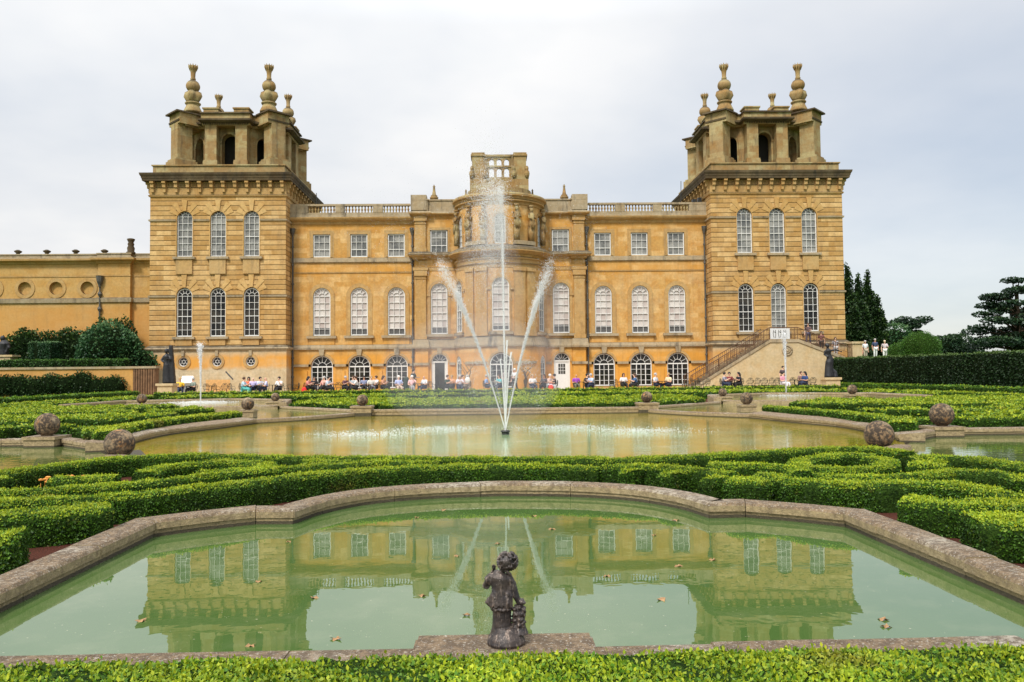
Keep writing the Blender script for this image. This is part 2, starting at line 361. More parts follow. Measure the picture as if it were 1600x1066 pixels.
    def build(s, name, mats, parent=None, smooth=False, loc=None):
        me = bpy.data.meshes.new(name); me.from_pydata(s.v, [], s.f)
        if not isinstance(mats, (list, tuple)): mats = [mats]
        for m in mats: me.materials.append(m)
        if len(mats) > 1: me.polygons.foreach_set('material_index', s.mi)
        if smooth: me.polygons.foreach_set('use_smooth', [True]*len(me.polygons))
        me.update()
        o = bpy.data.objects.new(name, me); COL.objects.link(o)
        if parent: o.parent = parent
        if loc: o.location = loc
        return o
def tag(o, label=None, cat=None, group=None, kind=None):
    if label: o['label'] = label
    if cat: o['category'] = cat
    if group: o['group'] = group
    if kind: o['kind'] = kind
    return o
def empty(name, loc, rz=0):
    o = bpy.data.objects.new(name, None); COL.objects.link(o); o.location = loc; o.rotation_euler = (0, 0, rz); return o
def copy_tree(o, parent=None):
    c = o.copy(); COL.objects.link(c); c.parent = parent
    for ch in list(o.children): copy_tree(ch, c)
    return c
def struct(o): o['kind'] = 'structure'; return o

def wall_open(mb, x0, x1, z0, z1, ops, fmap, depth=.3, dx=99, ring=None):
    """wall between x0..x1, z0..z1 with openings (cx, half width, zb, zt, arched); fmap(x, z, d) -> point, d = depth behind the face"""
    def quad(a, b, c, d):   # x a..b, z c..d
        if b-a < 1e-4 or d-c < 1e-4: return
        n = max(1, int(math.ceil((b-a)/dx)))
        for i in range(n):
            xa = a+(b-a)*i/n; xb = a+(b-a)*(i+1)/n
            mb.add([fmap(xa,c,0), fmap(xb,c,0), fmap(xb,d,0), fmap(xa,d,0)], [(0,1,2,3)])
    xs = x0
    for (cx, hw, zb, zt, arch) in sorted(ops):
        quad(xs, cx-hw, z0, z1); quad(cx-hw, cx+hw, z0, zb)
        if arch == 2:      # round
            n = 24; r = hw; cz = zb+hw
            pts = [(cx+r*math.cos(PI+2*PI*i/n), cz+r*math.sin(PI+2*PI*i/n)) for i in range(n)]
            for i in range(n):
                p, q = pts[i], pts[(i+1) % n]; e = zb if i < n//2 else z1
                mb.add([fmap(p[0],e,0), fmap(q[0],e,0), fmap(q[0],q[1],0), fmap(p[0],p[1],0)], [(0,1,2,3) if i < n//2 else (3,2,1,0)])
        elif arch:
            n = 14; zs = zt-hw
            arc = [(cx+hw*math.cos(PI-PI*i/n), zs+hw*math.sin(PI-PI*i/n)) for i in range(n+1)]
            for p, q in zip(arc, arc[1:]): mb.add([fmap(p[0],p[1],0), fmap(q[0],q[1],0), fmap(q[0],z1,0), fmap(p[0],z1,0)], [(0,1,2,3)])
            pts = [(cx-hw, zb)]+arc+[(cx+hw, zb)]
        else:
            quad(cx-hw, cx+hw, zt, z1); pts = [(cx-hw,zb),(cx-hw,zt),(cx+hw,zt),(cx+hw,zb)]
        for i in range(len(pts)):
            p, q = pts[i], pts[(i+1) % len(pts)]
            mb.add([fmap(p[0],p[1],0), fmap(q[0],q[1],0), fmap(q[0],q[1],depth), fmap(p[0],p[1],depth)], [(3,2,1,0)])
        xs = cx+hw
    quad(xs, x1, z0, z1)
def arcpts(cx, cz, r, a0, a1, n): return [(cx+r*math.cos(a0+(a1-a0)*i/n), cz+r*math.sin(a0+(a1-a0)*i/n)) for i in range(n+1)]
def band2(mb, a, b, f, d0, d1):
    """solid strip between two equal-length (x,z) polylines, from depth d0 (front) to d1"""
    n = len(a)
    vs = [f(*p, d0) for p in a]+[f(*p, d0) for p in b]+[f(*p, d1) for p in a]+[f(*p, d1) for p in b]; fs = []
    for i in range(n-1):
        fs += [(i,i+1,n+i+1,n+i),(2*n+i,2*n+i+1,i+1,i),(n+i,n+i+1,3*n+i+1,3*n+i)]
    fs += [(0,n,3*n,2*n),(n-1,2*n-1,4*n-1,3*n-1)]
    mb.add(vs, fs)
def flat(y0): return lambda x, z, d=0: (x, y0+d, z)
def surround(mb, cx, hw, zb, zt, wd, f, proud=.07, arched=True):
    if arched:
        zs = zt-hw
        a = [(cx-hw, zb)]+arcpts(cx, zs, hw, PI, 0, 14)+[(cx+hw, zb)]
        b = [(cx-hw-wd, zb)]+arcpts(cx, zs, hw+wd, PI, 0, 14)+[(cx+hw+wd, zb)]
    else:
        a = [(cx-hw,zb),(cx-hw,zt),(cx+hw,zt),(cx+hw,zb)]; b = [(cx-hw-wd,zb),(cx-hw-wd,zt+wd),(cx+hw+wd,zt+wd),(cx+hw+wd,zb)]
    band2(mb, a, b, f, -proud, .04)

# window joinery: mesh made once per kind, base at local z = 0, plane y = 0
WIN = {}
def window_mesh(key, hw, h, arched, cols, rows, kind='sash', transom=0):
    if key in WIN: return WIN[key]
    mb = MB(); fw = .075; bw = .030
    def bar(xa, za, xb, zb, wd, y0=-.05, y1=.03):
        d = Vector((xb-xa, zb-za)); L = d.length
        if L < 1e-4: return
        n = Vector((-d.y, d.x))/L*wd/2
        q = [(xa+n.x, za+n.y), (xb+n.x, zb+n.y), (xb-n.x, zb-n.y), (xa-n.x, za-n.y)]
        mb.add([(x,y0,z) for x,z in q]+[(x,y1,z) for x,z in q], [(0,1,2,3),(7,6,5,4),(0,4,5,1),(1,5,6,2),(2,6,7,3),(3,7,4,0)])
    zs = h-hw if arched else h
    f0 = flat(0)
    if arched:
        a = arcpts(0, zs, hw, PI, 0, 16); b = arcpts(0, zs, hw-fw, PI, 0, 16); band2(mb, b, a, f0, -.07, .03)
        for ang in ((36, 72, 108, 144) if kind != 'french' else (30, 60, 90, 120, 150)):
            c_, s_ = math.cos(R(ang)), math.sin(R(ang)); r1 = hw*.40
            bar(r1*c_, zs+r1*s_, (hw-fw)*c_, zs+(hw-fw)*s_, bw)
        a = arcpts(0, zs, hw*.40, PI, 0, 10)
        for p, q in zip(a, a[1:]): bar(*p, *q, bw)
    else: bar(-hw, h-fw/2, hw, h-fw/2, fw, -.07)
    bar(-hw+fw/2, 0, -hw+fw/2, zs, fw, -.07); bar(hw-fw/2, 0, hw-fw/2, zs, fw, -.07); bar(-hw+fw, fw/2*1.2, hw-fw, fw/2*1.2, fw*1.2, -.07)
    if kind == 'french':
        bar(-hw+fw, zs, hw-fw, zs, .10, -.08)
        for x in (-hw*.42, hw*.42): bar(x, .1, x, zs-.05, .065, -.06)
        bar(0, .1, 0, zs-.05, .04)
        for i in range(1, rows): z = zs*i/rows; bar(-hw+fw, z, hw-fw, z, bw)
    else:
        for i in range(1, cols): x = -hw+2*hw*i/cols; bar(x, fw, x, zs+(0 if arched else -fw), bw)
        for i in range(1, rows+1 if arched else rows):
            z = zs*i/rows; bar(-hw+fw, z, hw-fw, z, .055 if (i == rows//2) else bw, -.055 if i == rows//2 else -.045)
    o = mb.build('window', M['white']); me = o.data; bpy.data.objects.remove(o)
    pb = MB()
    if arched: pts = [(-hw+.01, 0)]+arcpts(0, zs, hw-.01, PI, 0, 16)+[(hw-.01, 0)]
    else: pts = [(-hw,0),(-hw,h),(hw,h),(hw,0)]
    pb.add([(x, .045, z) for x, z in pts], [tuple(range(len(pts)))])
    o = pb.build('pane', M['pane']); pm = o.data; bpy.data.objects.remove(o)
    WIN[key] = (me, pm); return WIN[key]
PM = {}
def window(parent, key, x, y, z, mat, rz=0):
    me, pm = WIN[key]
    k = (key, mat)
    if k not in PM:
        q = pm.copy(); q.materials.clear(); q.materials.append(M[mat]); PM[k] = q
    o = bpy.data.objects.new('window', me); COL.objects.link(o); o.parent = parent; o.location = (x, y, z); o.rotation_euler = (0, 0, rz)
    p = bpy.data.objects.new('pane', PM[k]); COL.objects.link(p); p.parent = o
    return o
window_mesh('mid', .73, 4.12, True, 3, 6)
window_mesh('bowmid', .70, 4.35, True, 3, 6)
window_mesh('attic', .72, 1.97, False, 3, 3)
window_mesh('tower', .65, 4.05, True, 3, 6)
window_mesh('french', .93, 2.80, True, 4, 4, 'french')
window_mesh('bowtop', .45, 2.5, True, 3, 4)
window_mesh('tall', .60, 3.05, True, 3, 5)

# ================================================================== PALACE (local origin: axis of the facade, plane of the recessed wings)
palace = empty('country_palace', (.61, 70, 0))
tag(palace, 'long honey-stone baroque palace with two belvedere towers and a central bow', 'palace')
BY = -.5                                   # plane of the projecting centre
def bowmap(Rr):
    def f(x, z, d=0):
        a = x/Rr; q = Rr-d
        return (q*math.sin(a), BY-q*math.cos(a)+.0, z)
    return f
def bowarc(Rr, a=88, n=28): return [(Rr*math.sin(R(t)), BY-Rr*math.cos(R(t))) for t in np.linspace(-a, a, n)]

# --- recessed wings: three bays each side
for s in (-1, 1):
    mb = MB(); f = flat(0)
    xa, xb = (7.4, 18.3) if s > 0 else (-18.3, -7.4)
    cxs = [s*8.97, s*12.19, s*15.40]
    wall_open(mb, xa, xb, .15, 3.9, [(c, .95, .40, 3.29, True) for c in cxs], f, .35)
    wall_open(mb, xa, xb, 3.9, 10.8, [(c, .75, 4.99, 9.15, True) for c in cxs], f, .22)
    wall_open(mb, xa, xb, 10.8, 15.2, [(c, .74, 11.79, 13.79, False) for c in cxs], f, .22)
    # shallow panels between the ground-floor arches
    for c in cxs+[s*17.0]:
        pass
    edges = sorted([(c-1.22, c+1.22) for c in cxs]); prev = xa
    for (a, b) in edges+[(xb-.35, xb)]:
        if a-prev > .25: mb.box(prev+.05, a-.02, -.10, .0, .15, 1.98)
        prev = b
    mb.build('wing_wall', M['wall'], palace)
    tr = MB(); gy = MB()
    p = [(xa, 0), (xb, 0)]
    gy.sweep(p, [(0, 3.80), (.16, 3.80), (.18, 3.95), (.10, 4.19), (0, 4.21)])
    gy.sweep(p, [(0, 11.27), (.07, 11.29), (.16, 11.36), (.12, 11.72), (0, 11.74)])
    tr.sweep(p, [(0, 10.37), (.06, 10.40), (.08, 10.50), (0, 10.52)])
    tr.sweep(p, [(0, 14.60), (.10, 14.66), (.14, 14.85), (.42, 14.98), (.50, 15.10)]+[(.52, 15.20), (.0, 15.26)])
    gy.sweep(p, [(0, 15.262), (.36, 15.23), (.34, 15.42), (.10, 15.44), (0, 15.44)])
    prev = xa
    for (a, b) in edges+[(xb-.05, xb)]:        # impost string between the arches
        if a-prev > .15: q_ = MB(); q_.box(prev, a+.1, -.19, 0, 2.33, 2.54); q_.build('impost', M['grey'], palace)
        prev = b-.1
    def one(name, mat, fn):
        b_ = MB(); fn(b_); return b_.build(name, mat, palace)
    for c in cxs:
        one('window_surround', M['trim'], lambda b_: surround(b_, c, .95, 2.54, 3.29, .20, f, .06))
        one('keystone', M['grey'], lambda b_: b_.add([(c-.16,-.20,3.28),(c+.16,-.20,3.28),(c+.24,-.20,3.797),(c-.24,-.20,3.797),(c-.16,0,3.28),(c+.16,0,3.28),(c+.24,0,3.797),(c-.24,0,3.797)],
               [(0,1,2,3),(0,3,7,4),(1,5,6,2),(0,4,5,1),(3,2,6,7)]))
        one('window_surround', M['trim'], lambda b_: surround(b_, c, .75, 4.99, 9.15, .36, f, .055))
        one('window_sill', M['grey'], lambda b_: b_.box(c-1.27, c+1.27, -.30, 0, 4.76, 4.975)); one('apron', M['wall'], lambda b_: b_.box(c-1.1, c+1.1, -.10, 0, 4.213, 4.757))
        one('window_surround', M['trim'], lambda b_: (surround(b_, c, .74, 11.79, 13.79, .17, f, .06, arched=False), surround(b_, c, .91, 11.745, 13.97, .14, f, .028, arched=False)))
        one('door_step', M['trim'], lambda b_: b_.box(c-1.0, c+1.0, -.08, 0, .15, .39))
    tr.build('moulding', M['trim'], palace); gy.build('string_course', M['grey'], palace)
    for c in cxs:
        key = 'french'
        wdw = window(palace, 'french', c, .20, .45, 'pane')
        window(palace, 'mid', c, .12, 5.01, 'blind'); window(palace, 'attic', c, .10, 11.80, 'panegrey')
    # balustrade above
    bl = MB(); rl = MB()
    x0 = s*7.70; solid = [(10.1, 10.95), (13.39, 14.18), (16.55, 18.25)]; opens = [(7.77, 10.1), (10.95, 13.39), (14.18, 16.55)]
    def bx(m, a, b, *r):
        a, b = (a, b) if s > 0 else (-b, -a); m.box(a, b, *r)
    bx(rl, 7.72, 18.25, -.30, -.02, 15.43, 15.62); bx(rl, 7.72, 18.25, -.34, .02, 16.20, 16.37)
    for a, b in solid: bx(rl, a, b, -.32, 0, 15.615, 16.203)
    prof = [(.05,0),(.075,.0),(.075,.05),(.045,.09),(.05,.14),(.10,.25),(.085,.33),(.045,.42),(.05,.46),(.075,.52),(.075,.58)]
    for a, b in opens:
        n = 9
        for i in range(n): bl.lathe(prof, s*(a+(b-a)*(i+.5)/n), -.16, 15.62, 8)
    rl.build('parapet_rail', M['grey'], palace); bl.build('balustrade', M['belv'], palace, smooth=True)
    # downpipe with hopper at the tower
    for xd, zt_ in ((s*17.85, 14.2), (s*7.56, 14.2)):
        d = MB(); d.lathe([(.10,0),(.12,.1),(.2,.35),(.24,.55),(.24,.62)], xd, -.25, zt_-.55, 8); d.tube([(xd,-.22,zt_-.5),(xd,-.22,.4)], .075, 8)
        for k in range(8): d.lathe([(.11,0),(.12,.03),(.12,.13),(.11,.16)], xd, -.22, 12.6-k*1.6, 8)
        d.build('downpipe', M['lead'], palace)

# --- projecting centre either side of the bow
for s in (-1, 1):
    f = flat(BY); mb = MB(); xa, xb = (3.2, 7.36) if s > 0 else (-7.36, -3.2); c = s*5.25
    wall_open(mb, xa, xb, .15, 3.9, [(c, .70, .16, 3.36, True)], f, .35)
    wall_open(mb, xa, xb, 3.9, 10.6, [(c, .73, 5.02, 9.4, True)], f, .22)
    wall_open(mb, xa, xb, 10.6, 15.4, [(c, .76, 12.0, 14.02, False)], f, .2)
    xe = s*7.36; mb.add([(xe,BY,.15),(xe,0.1,.15),(xe,.1,15.4),(xe,BY,15.4)], [(0,1,2,3)])
    mb.box(min(s*6.2, s*7.3), max(s*6.2, s*7.3), BY-.18, BY, .15, 3.80)
    mb.build('centre_wall', M['wall'], palace)
    tr = MB(); gy = MB()
    a, b = sorted((s*6.37, s*7.27))
    for (pz0, pz1) in ((4.60, 10.2), (12.15, 14.94)):
        tr.box(a, b, BY-.22, BY, pz0, pz1)
        tr.box(a-.07, b+.07, BY-.30, BY, pz0-.02, pz0+.30); tr.box(a-.05, b+.05, BY-.27, BY, pz1-.42, pz1-.36)
        tr.box(a-.10, b+.10, BY-.32, BY, pz1-.16, pz1+.26)
    path = [(s*3.4, BY), (s*6.22, BY), (s*6.22, BY-.25), (s*7.42, BY-.25), (s*7.42, .05)]
    if s < 0: path = path[::-1]
    gy.sweep(path, [(0, 3.80), (.14, 3.80), (.17, 3.95), (.10, 4.2), (.06, 4.55), (0, 4.58)])
    gy.sweep(path, [(0, 2.36), (.10, 2.38), (.10, 2.56), (0, 2.58)]) if False else None
    gy.box(min(s*6.1, s*7.45), max(s*6.1, s*7.45), BY-.30, BY, 2.36, 2.58); gy.box(min(s*3.9, s*4.4), max(s*3.9, s*4.4), BY-.13, BY, 2.36, 2.58)
    tr.sweep(path, [(0, 10.46), (.05, 10.5), (.07, 10.75), (.0, 10.8)])
    tr.sweep(path, [(0, 11.45), (.08, 11.5), (.12, 11.65), (.42, 11.74), (.46, 11.80), (.0, 11.84)])
    gy.sweep(path, [(0, 11.842), (.44, 11.83), (.46, 11.92), (.2, 12.10), (0, 12.12)])
    tr.sweep(path, [(0, 15.2), (.1, 15.24), (.34, 15.36), (.36, 15.44), (0, 15.46)])
    gy.sweep(path, [(0, 15.462), (.34, 15.45), (.3, 15.56), (.06, 15.60), (.04, 16.54), (.12, 16.56), (.12, 16.68), (0, 16.70)])
    gy.box(a-.1, b+.35*(1 if s > 0 else 0), BY-.36, .1, 15.7, 17.02) if s > 0 else gy.box(a-.35, b+.1, BY-.36, .1, 15.7, 17.02)
    gy.box(min(s*3.2, s*7.3), max(s*3.2, s*7.3), BY+.02, .4, 15.4, 16.5)
    surround(tr, c, .70, 2.57, 3.36, .20, f, .06); surround(tr, c, .73, 5.02, 9.4, .24, f, .06); surround(tr, c, .76, 12.12, 14.02, .2, f, .06, arched=False)
    tr.box(c-1.1, c-.74, BY-.12, BY, 8.28, 8.46); tr.box(c+.74, c+1.1, BY-.12, BY, 8.28, 8.46)
    gy.box(c-.2, c+.2, BY-.16, BY, 3.36, 3.83); gy.box(c-1.15, c+1.15, BY-.28, BY, 4.80, 5.0)
    tr.build('moulding', M['trim'], palace); gy.build('string_course', M['grey'], palace)
    window(palace, 'bowmid', c, BY+.12, 5.04, 'blind'); window(palace, 'attic', c, BY+.10, 12.03, 'panegrey')
    # garden door
    d = MB(); f1 = flat(BY+.15)
    aa = arcpts(c, 2.66, .70, PI, 0, 14); bb = arcpts(c, 2.66, .61, PI, 0, 14); band2(d, bb, aa, f1, -.03, .08)
    for ang in (30, 60, 90, 120, 150):
        co, si = math.cos(R(ang)), math.sin(R(ang)); d.tube([(c+.2*co, BY+.16, 2.66+.2*si), (c+.63*co, BY+.16, 2.66+.63*si)], .018, 4)
    d.box(c-.70, c+.70, BY+.10, BY+.22, 2.58, 2.70); d.box(c-.70, c-.60, BY+.10, BY+.22, .16, 2.58); d.box(c+.60, c+.70, BY+.10, BY+.22, .16, 2.58)
    g = MB(); g.add([(x, BY+.2, z) for x, z in arcpts(c, 2.66, .66, PI, 0, 14)], [tuple(range(15))])
    if s > 0:   # white panelled leaf with nine small panes
        d.box(c-.60, c+.60, BY+.17, BY+.21, .18, 1.50); d.box(c-.60, c-.30, BY+.17, BY+.21, 1.50, 2.58); d.box(c+.30, c+.60, BY+.17, BY+.21, 1.50, 2.58); d.box(c-.3, c+.3, BY+.17, BY+.21, 2.38, 2.58)
        for k in (-.1, .1): d.box(c+k-.015, c+k+.015, BY+.165, BY+.21, 1.5, 2.38)
        for k in (1.79, 2.08): d.box(c-.3, c+.3, BY+.163, BY+.21, k-.015, k+.015)
        for k in (-.32, .32): d.box(c+k-.2, c+k+.2, BY+.155, BY+.171, .35, 1.25)
        g.add([(c-.3,BY+.2,1.5),(c+.3,BY+.2,1.5),(c+.3,BY+.2,2.38),(c-.3,BY+.2,2.38)], [(0,1,2,3)])
    else:       # standing open, a leafy room seen beyond
        d.box(c-.60, c-.42, BY+.17, BY+.21, .18, 2.58); d.box(c+.42, c+.60, BY+.17, BY+.21, .18, 2.58)
        g.add([(c-.42,BY+.2,.18),(c+.42,BY+.2,.18),(c+.42,BY+.2,2.58),(c-.42,BY+.2,2.58)], [(0,1,2,3)])
    dd = d.build('garden_door', M['white'], palace); g.build('door_glass', M['pane' if s > 0 else 'panegrey'] if s > 0 else M['pane'], dd)
    if s > 0: tag(dd, 'white panelled garden door with nine small panes')
    else: tag(dd, 'white garden door standing open on a dark room')

# --- the bow
mb = MB()
R1, R2, R3 = 3.86, 3.78, 3.60
wa = R(68)
wall_open(mb, -R1*R(89), R1*R(89), .15, 3.9, [(0, .97, .40, 3.31, True), (-R1*wa, .62, .55, 3.1, True), (R1*wa, .62, .55, 3.1, True)], bowmap(R1), .3, .3)
wall_open(mb, -R2*R(89), R2*R(89), 3.9, 11.6, [(0, .71, 5.09, 9.45, True), (-R2*wa, .71, 5.09, 9.45, True), (R2*wa, .71, 5.09, 9.45, True)], bowmap(R2), .25, .3)
wall_open(mb, -R3*R(89), R3*R(89), 11.6, 16.3, [(0, .46, 12.26, 14.75, True), (-R3*wa, .46, 12.26, 14.95, True), (R3*wa, .46, 12.26, 14.95, True)], bowmap(R3), .28, .3)
mb.build('bow_wall', M['wall'], palace)
tr = MB(); gy = MB(); dk = MB()
gy.sweep(bowarc(R1), [(0, 3.80), (.14, 3.80), (.17, 3.95), (.10, 4.2), (.04, 4.64), (-.05, 4.66)])
tr.sweep(bowarc(R2), [(0, 10.25), (.04, 10.27), (.06, 10.52), (.16, 10.60), (.05, 10.68), (.04, 10.95), (.16, 11.02), (.16, 11.12), (.05, 11.16), (0, 11.2)])
tr.sweep(bowarc(R2), [(0, 11.38), (.2, 11.45), (.48, 11.56), (.66, 11.62), (.66, 11.70), (0, 11.74)])
gy.sweep(bowarc(R2), [(0, 11.742), (.64, 11.72), (.68, 11.86), (.4, 12.0), (.12, 12.14), (-.2, 12.2)])
tr.sweep(bowarc(R3), [(0, 15.5), (.06, 15.52), (.1, 15.72), (.28, 15.80), (.3, 15.90), (0, 15.94)])
tr.sweep(bowarc(R3), [(0, 15.95), (.24, 15.96), (.28, 16.12), (.46, 16.2), (.46, 16.28), (0, 16.3)])
dk.sweep(bowarc(R3), [(0, 16.302), (.47, 16.30), (.42, 16.44), (.1, 16.52), (-.5, 16.62), (-1.2, 16.95), (-1.3, 17.2), (-1.5, 17.22)])
for x in (-1.58, 1.58, -2.72, 2.72):     # bow pilasters
    for i in range(1):
        hw = .48 if abs(x) < 2 else .42
        n = 4; fm = bowmap(R2)
        xs = [x-hw+2*hw*k/n for k in range(n+1)]
        band2(tr, [(q, 4.70) for q in xs], [(q, 10.25) for q in xs], fm, -.16, .03)
        xs = [x-hw*1.15+2.3*hw*k/n for k in range(n+1)]
        band2(tr, [(q, 10.0) for q in xs], [(q, 10.30) for q in xs], fm, -.24, .03); band2(tr, [(q, 4.68) for q in xs], [(q, 4.95) for q in xs], fm, -.22, .03)
for x in (0, -R2*wa, R2*wa):
    surround(tr, x, .71, 5.09, 9.45, .16, bowmap(R2), .06)
    band2(gy, [(x-.95+.38*k, 4.80) for k in range(6)], [(x-.95+.38*k, 5.02) for k in range(6)], bowmap(R2), -.26, .03)
    band2(tr, [(x-1.12, 8.45), (x-.75, 8.45)], [(x-1.12, 8.66), (x-.75, 8.66)], bowmap(R2), -.12, .03)
    band2(tr, [(x+.75, 8.45), (x+1.12, 8.45)], [(x+.75, 8.66), (x+1.12, 8.66)], bowmap(R2), -.12, .03)
for x in (0, -R3*wa, R3*wa):
    surround(tr, x, .47, 12.26, 14.76 if x == 0 else 14.96, .16, bowmap(R3), .06)
for x in (-R3*R(32), R3*R(32)):          # plinth under each pair of caryatids
    xs = [x-.95+1.9*k/6 for k in range(7)]
    band2(gy, [(q, 12.18) for q in xs], [(q, 12.50) for q in xs], bowmap(R3), -.42, .03)
surround(tr, 0, .97, 2.54, 3.31, .18, bowmap(R1), .06)
for a0, a1 in ((-3.25, -1.2), (1.2, 3.25)):
    xs = [a0+(a1-a0)*k/8 for k in range(9)]
    band2(gy, [(q, 2.40) for q in xs], [(q, 2.60) for q in xs], bowmap(R1), -.12, .03)
band2(gy, [(-.2, 3.33), (.2, 3.33)], [(-.28, 3.80), (.28, 3.80)], bowmap(R1), -.2, .03)
tr.build('moulding', M['trim'], palace); gy.build('string_course', M['grey'], palace); dk.build('bow_roof', M['belv'], palace)
def bwin(key, Rr, ang, z, mat): window(palace, key, (Rr-.14)*math.sin(ang), BY-(Rr-.14)*math.cos(ang), z, mat, ang)
bwin('bowmid', R2, 0, 5.10, 'blind'); bwin('bowmid', R2, wa, 5.10, 'pane'); bwin('bowmid', R2, -wa, 5.10, 'pane')
bwin('bowtop', R3, 0, 12.27, 'panegrey'); bwin('bowtop', R3, wa, 12.27, 'panegrey'); bwin('bowtop', R3, -wa, 12.27, 'panegrey')
bwin('french', R1, 0, .47, 'pane')
window_mesh('bowside', .61, 2.5, True, 2, 4); bwin('bowside', R1, wa, .57, 'pane'); bwin('bowside', R1, -wa, .57, 'pane')
# caryatids: draped half-figures growing out of tapering pillars
for k, ang in enumerate((-43, -21, 21, 43, -74, 74)):
    c = MB(); a = R(ang); Rq = R3+.22
    for i, (z, wx, wy) in enumerate(((12.45,.30,.24),)):
        pass
    X, Y = Rq*math.sin(a), BY-Rq*math.cos(a); rot = Matrix.Rotation(a, 3, 'Z')
    def P(x, y, z): q = rot @ Vector((x, y, 0)); return (X+q.x, Y+q.y, z)
    c.rbox((X, Y, 13.15), (.42, .34, 1.35), a, 1.0)
    c.tube([P(0,0,13.6), P(0,-.03,13.95), P(0,-.06,14.35), P(0,-.05,14.75), P(0,-.03,15.0)], [.20,.26,.20,.25,.10], 10)
    c.tube([P(-.24,0,14.82), P(-.36,-.08,14.5), P(-.16,-.28,14.32)], [.08,.07,.05], 7); c.tube([P(.24,0,14.82), P(.34,-.14,14.45), P(.08,-.28,14.56)], [.08,.07,.05], 7)
    for j in range(7):
        b_ = -.27+.09*j; c.tube([P(b_*.8,-.16,14.3), P(b_*1.0,-.24,13.95), P(b_*.7+.05*math.sin(j*2+k),-.2,13.45)], [.03,.045,.02], 5)
    c.ell(P(0,-.07,15.15), (.15,.16,.20), 10, 8); c.ell(P(0,-.0,15.26), (.165,.165,.12), 9, 6)
    c.tube([P(0,0,15.34), P(0,0,15.52)], [.16, .24], 10)
    c.build('caryatid', M['belv'], palace, smooth=True)
# lantern over the bow
ln = MB(); LY = 2.0
for s in (-1, 1):
    ln.box(s*1.72-.50, s*1.72+.50, LY-3.55, LY-1.9, 17.55, 19.62)
    ln.box(s*1.72-.68, s*1.72+.68, LY-3.72, LY-1.7, 17.2, 17.56)
    ln.box(s*1.72-.60, s*1.72+.60, LY-3.64, LY-1.8, 19.60, 19.74)
    ln.box(s*1.72-.54, s*1.72+.54, LY-3.58, LY-1.85, 19.735, 19.90)
    ln.box(s*1.12-.12, s*1.12+.12, LY-3.38, LY-2.2, 17.55, 19.6)
    for yy in (LY-3.6, LY-2.6):
        for sx in (-.52, .56):
            ln.ell((s*(1.72)+sx, yy, 18.05), (.22,.24,.36), 8, 6); ln.ell((s*1.72+sx, yy, 18.5), (.14,.15,.24), 8, 6)
wall_open(ln, -1.0, 1.0, 17.5, 18.75, [(x, .20, 17.85, 18.62, True) for x in (-.62, 0, .62)], flat(LY-3.25), .35)
wall_open(ln, -1.0, 1.0, 18.75, 19.62, [(x, .20, 18.86, 19.42, True) for x in (-.62, 0, .62)], flat(LY-3.25), .35)
wall_open(ln, -1.0, 1.0, 17.5, 18.75, [(x, .20, 17.85, 18.62, True) for x in (-.62, 0, .62)], flat(LY-2.9), .0)
wall_open(ln, -1.0, 1.0, 18.75, 19.62, [(x, .20, 18.86, 19.42, True) for x in (-.62, 0, .62)], flat(LY-2.9), .0)
ln.box(-1.2, 1.2, LY-3.36, LY-2.82, 19.60, 19.78); ln.box(-1.2, 1.2, LY-3.40, LY-2.80, 17.2, 17.54)
ln.box(-1.1, 1.1, LY-3.32, LY-2.86, 18.70, 18.78)
ln.prism([(3.3*math.cos(t)*.8, LY-2.6+2.4*math.sin(t)) for t in np.linspace(0, 2*PI, 24, endpoint=False)], 16.6, 17.22)
ln.v = [(x*1.04, y, z+(.58 if z > 17.3 else 0)) for x, y, z in ln.v]
ln.box(-2.28, 2.28, LY-3.66, LY-1.75, 17.1, 17.9)
ln.build('lantern', M['belv'], palace)
# roof body so that nothing is see-through from above or the side
rf = MB(); rf.box(-18.2, 18.2, .45, 12, .2, 15.3); rf.box(-3.0, 3.0, -2.4, .5, .2, 16.25)
rf.build('roof', M['lead'], palace)
urn = [(.28,0),(.3,.06),(.22,.12),(.34,.2),(.38,.34),(.26,.46),(.3,.5),(.18,.58),(.12,.9),(.08,1.25),(.13,1.3),(.06,1.36),(.03,1.46)]
for x in (-5.65, 5.65):
    m = MB(); m.lathe(urn, x, BY+.2, 16.55, 10); m.build('urn_finial', M['belv'], palace, smooth=True)
for x in (-2.9, 2.9):
    m = MB(); m.lathe(urn, x, 0, 16.5, 8, .8); m.build('urn_finial', M['belv'], palace, smooth=True)

# --- corner towers
def finial(cx, cy, z, par, sc=1.0):
    m = MB()
    m.lathe([(.78,0),(.80,.12),(.60,.55),(.54,.75),(.66,.80),(.68,.9),(.6,.95),(.42,1.0)], cx, cy, z, 16, sc)
    m.lathe([(.40,.95),(.52,1.15),(.68,1.5),(.60,1.85),(.35,2.02)], cx, cy, z, 24, sc, lambda a, h: 1+.22*math.cos(4*a))
    m.ell((cx, cy, z+2.42*sc), (.60*sc, .60*sc, .56*sc), 16, 12)
    m.lathe([(.22,2.9),(.24,3.1),(.19,3.2),(.21,3.6),(.24,3.75),(.28,3.85),(.36,4.25)], cx, cy, z, 12, sc)
    for k in range(10):
        a = 2*PI*k/10; m.tube([(cx+.26*sc*math.cos(a), cy+.26*sc*math.sin(a), z+3.85*sc), (cx+.37*sc*math.cos(a), cy+.37*sc*math.sin(a), z+4.18*sc), (cx+.38*sc*math.cos(a), cy+.38*sc*math.sin(a), z+4.36*sc)], [.05*sc,.07*sc,.02*sc], 5)
    m.build('finial', M['belv'], par, smooth=True)
TF = -1.75
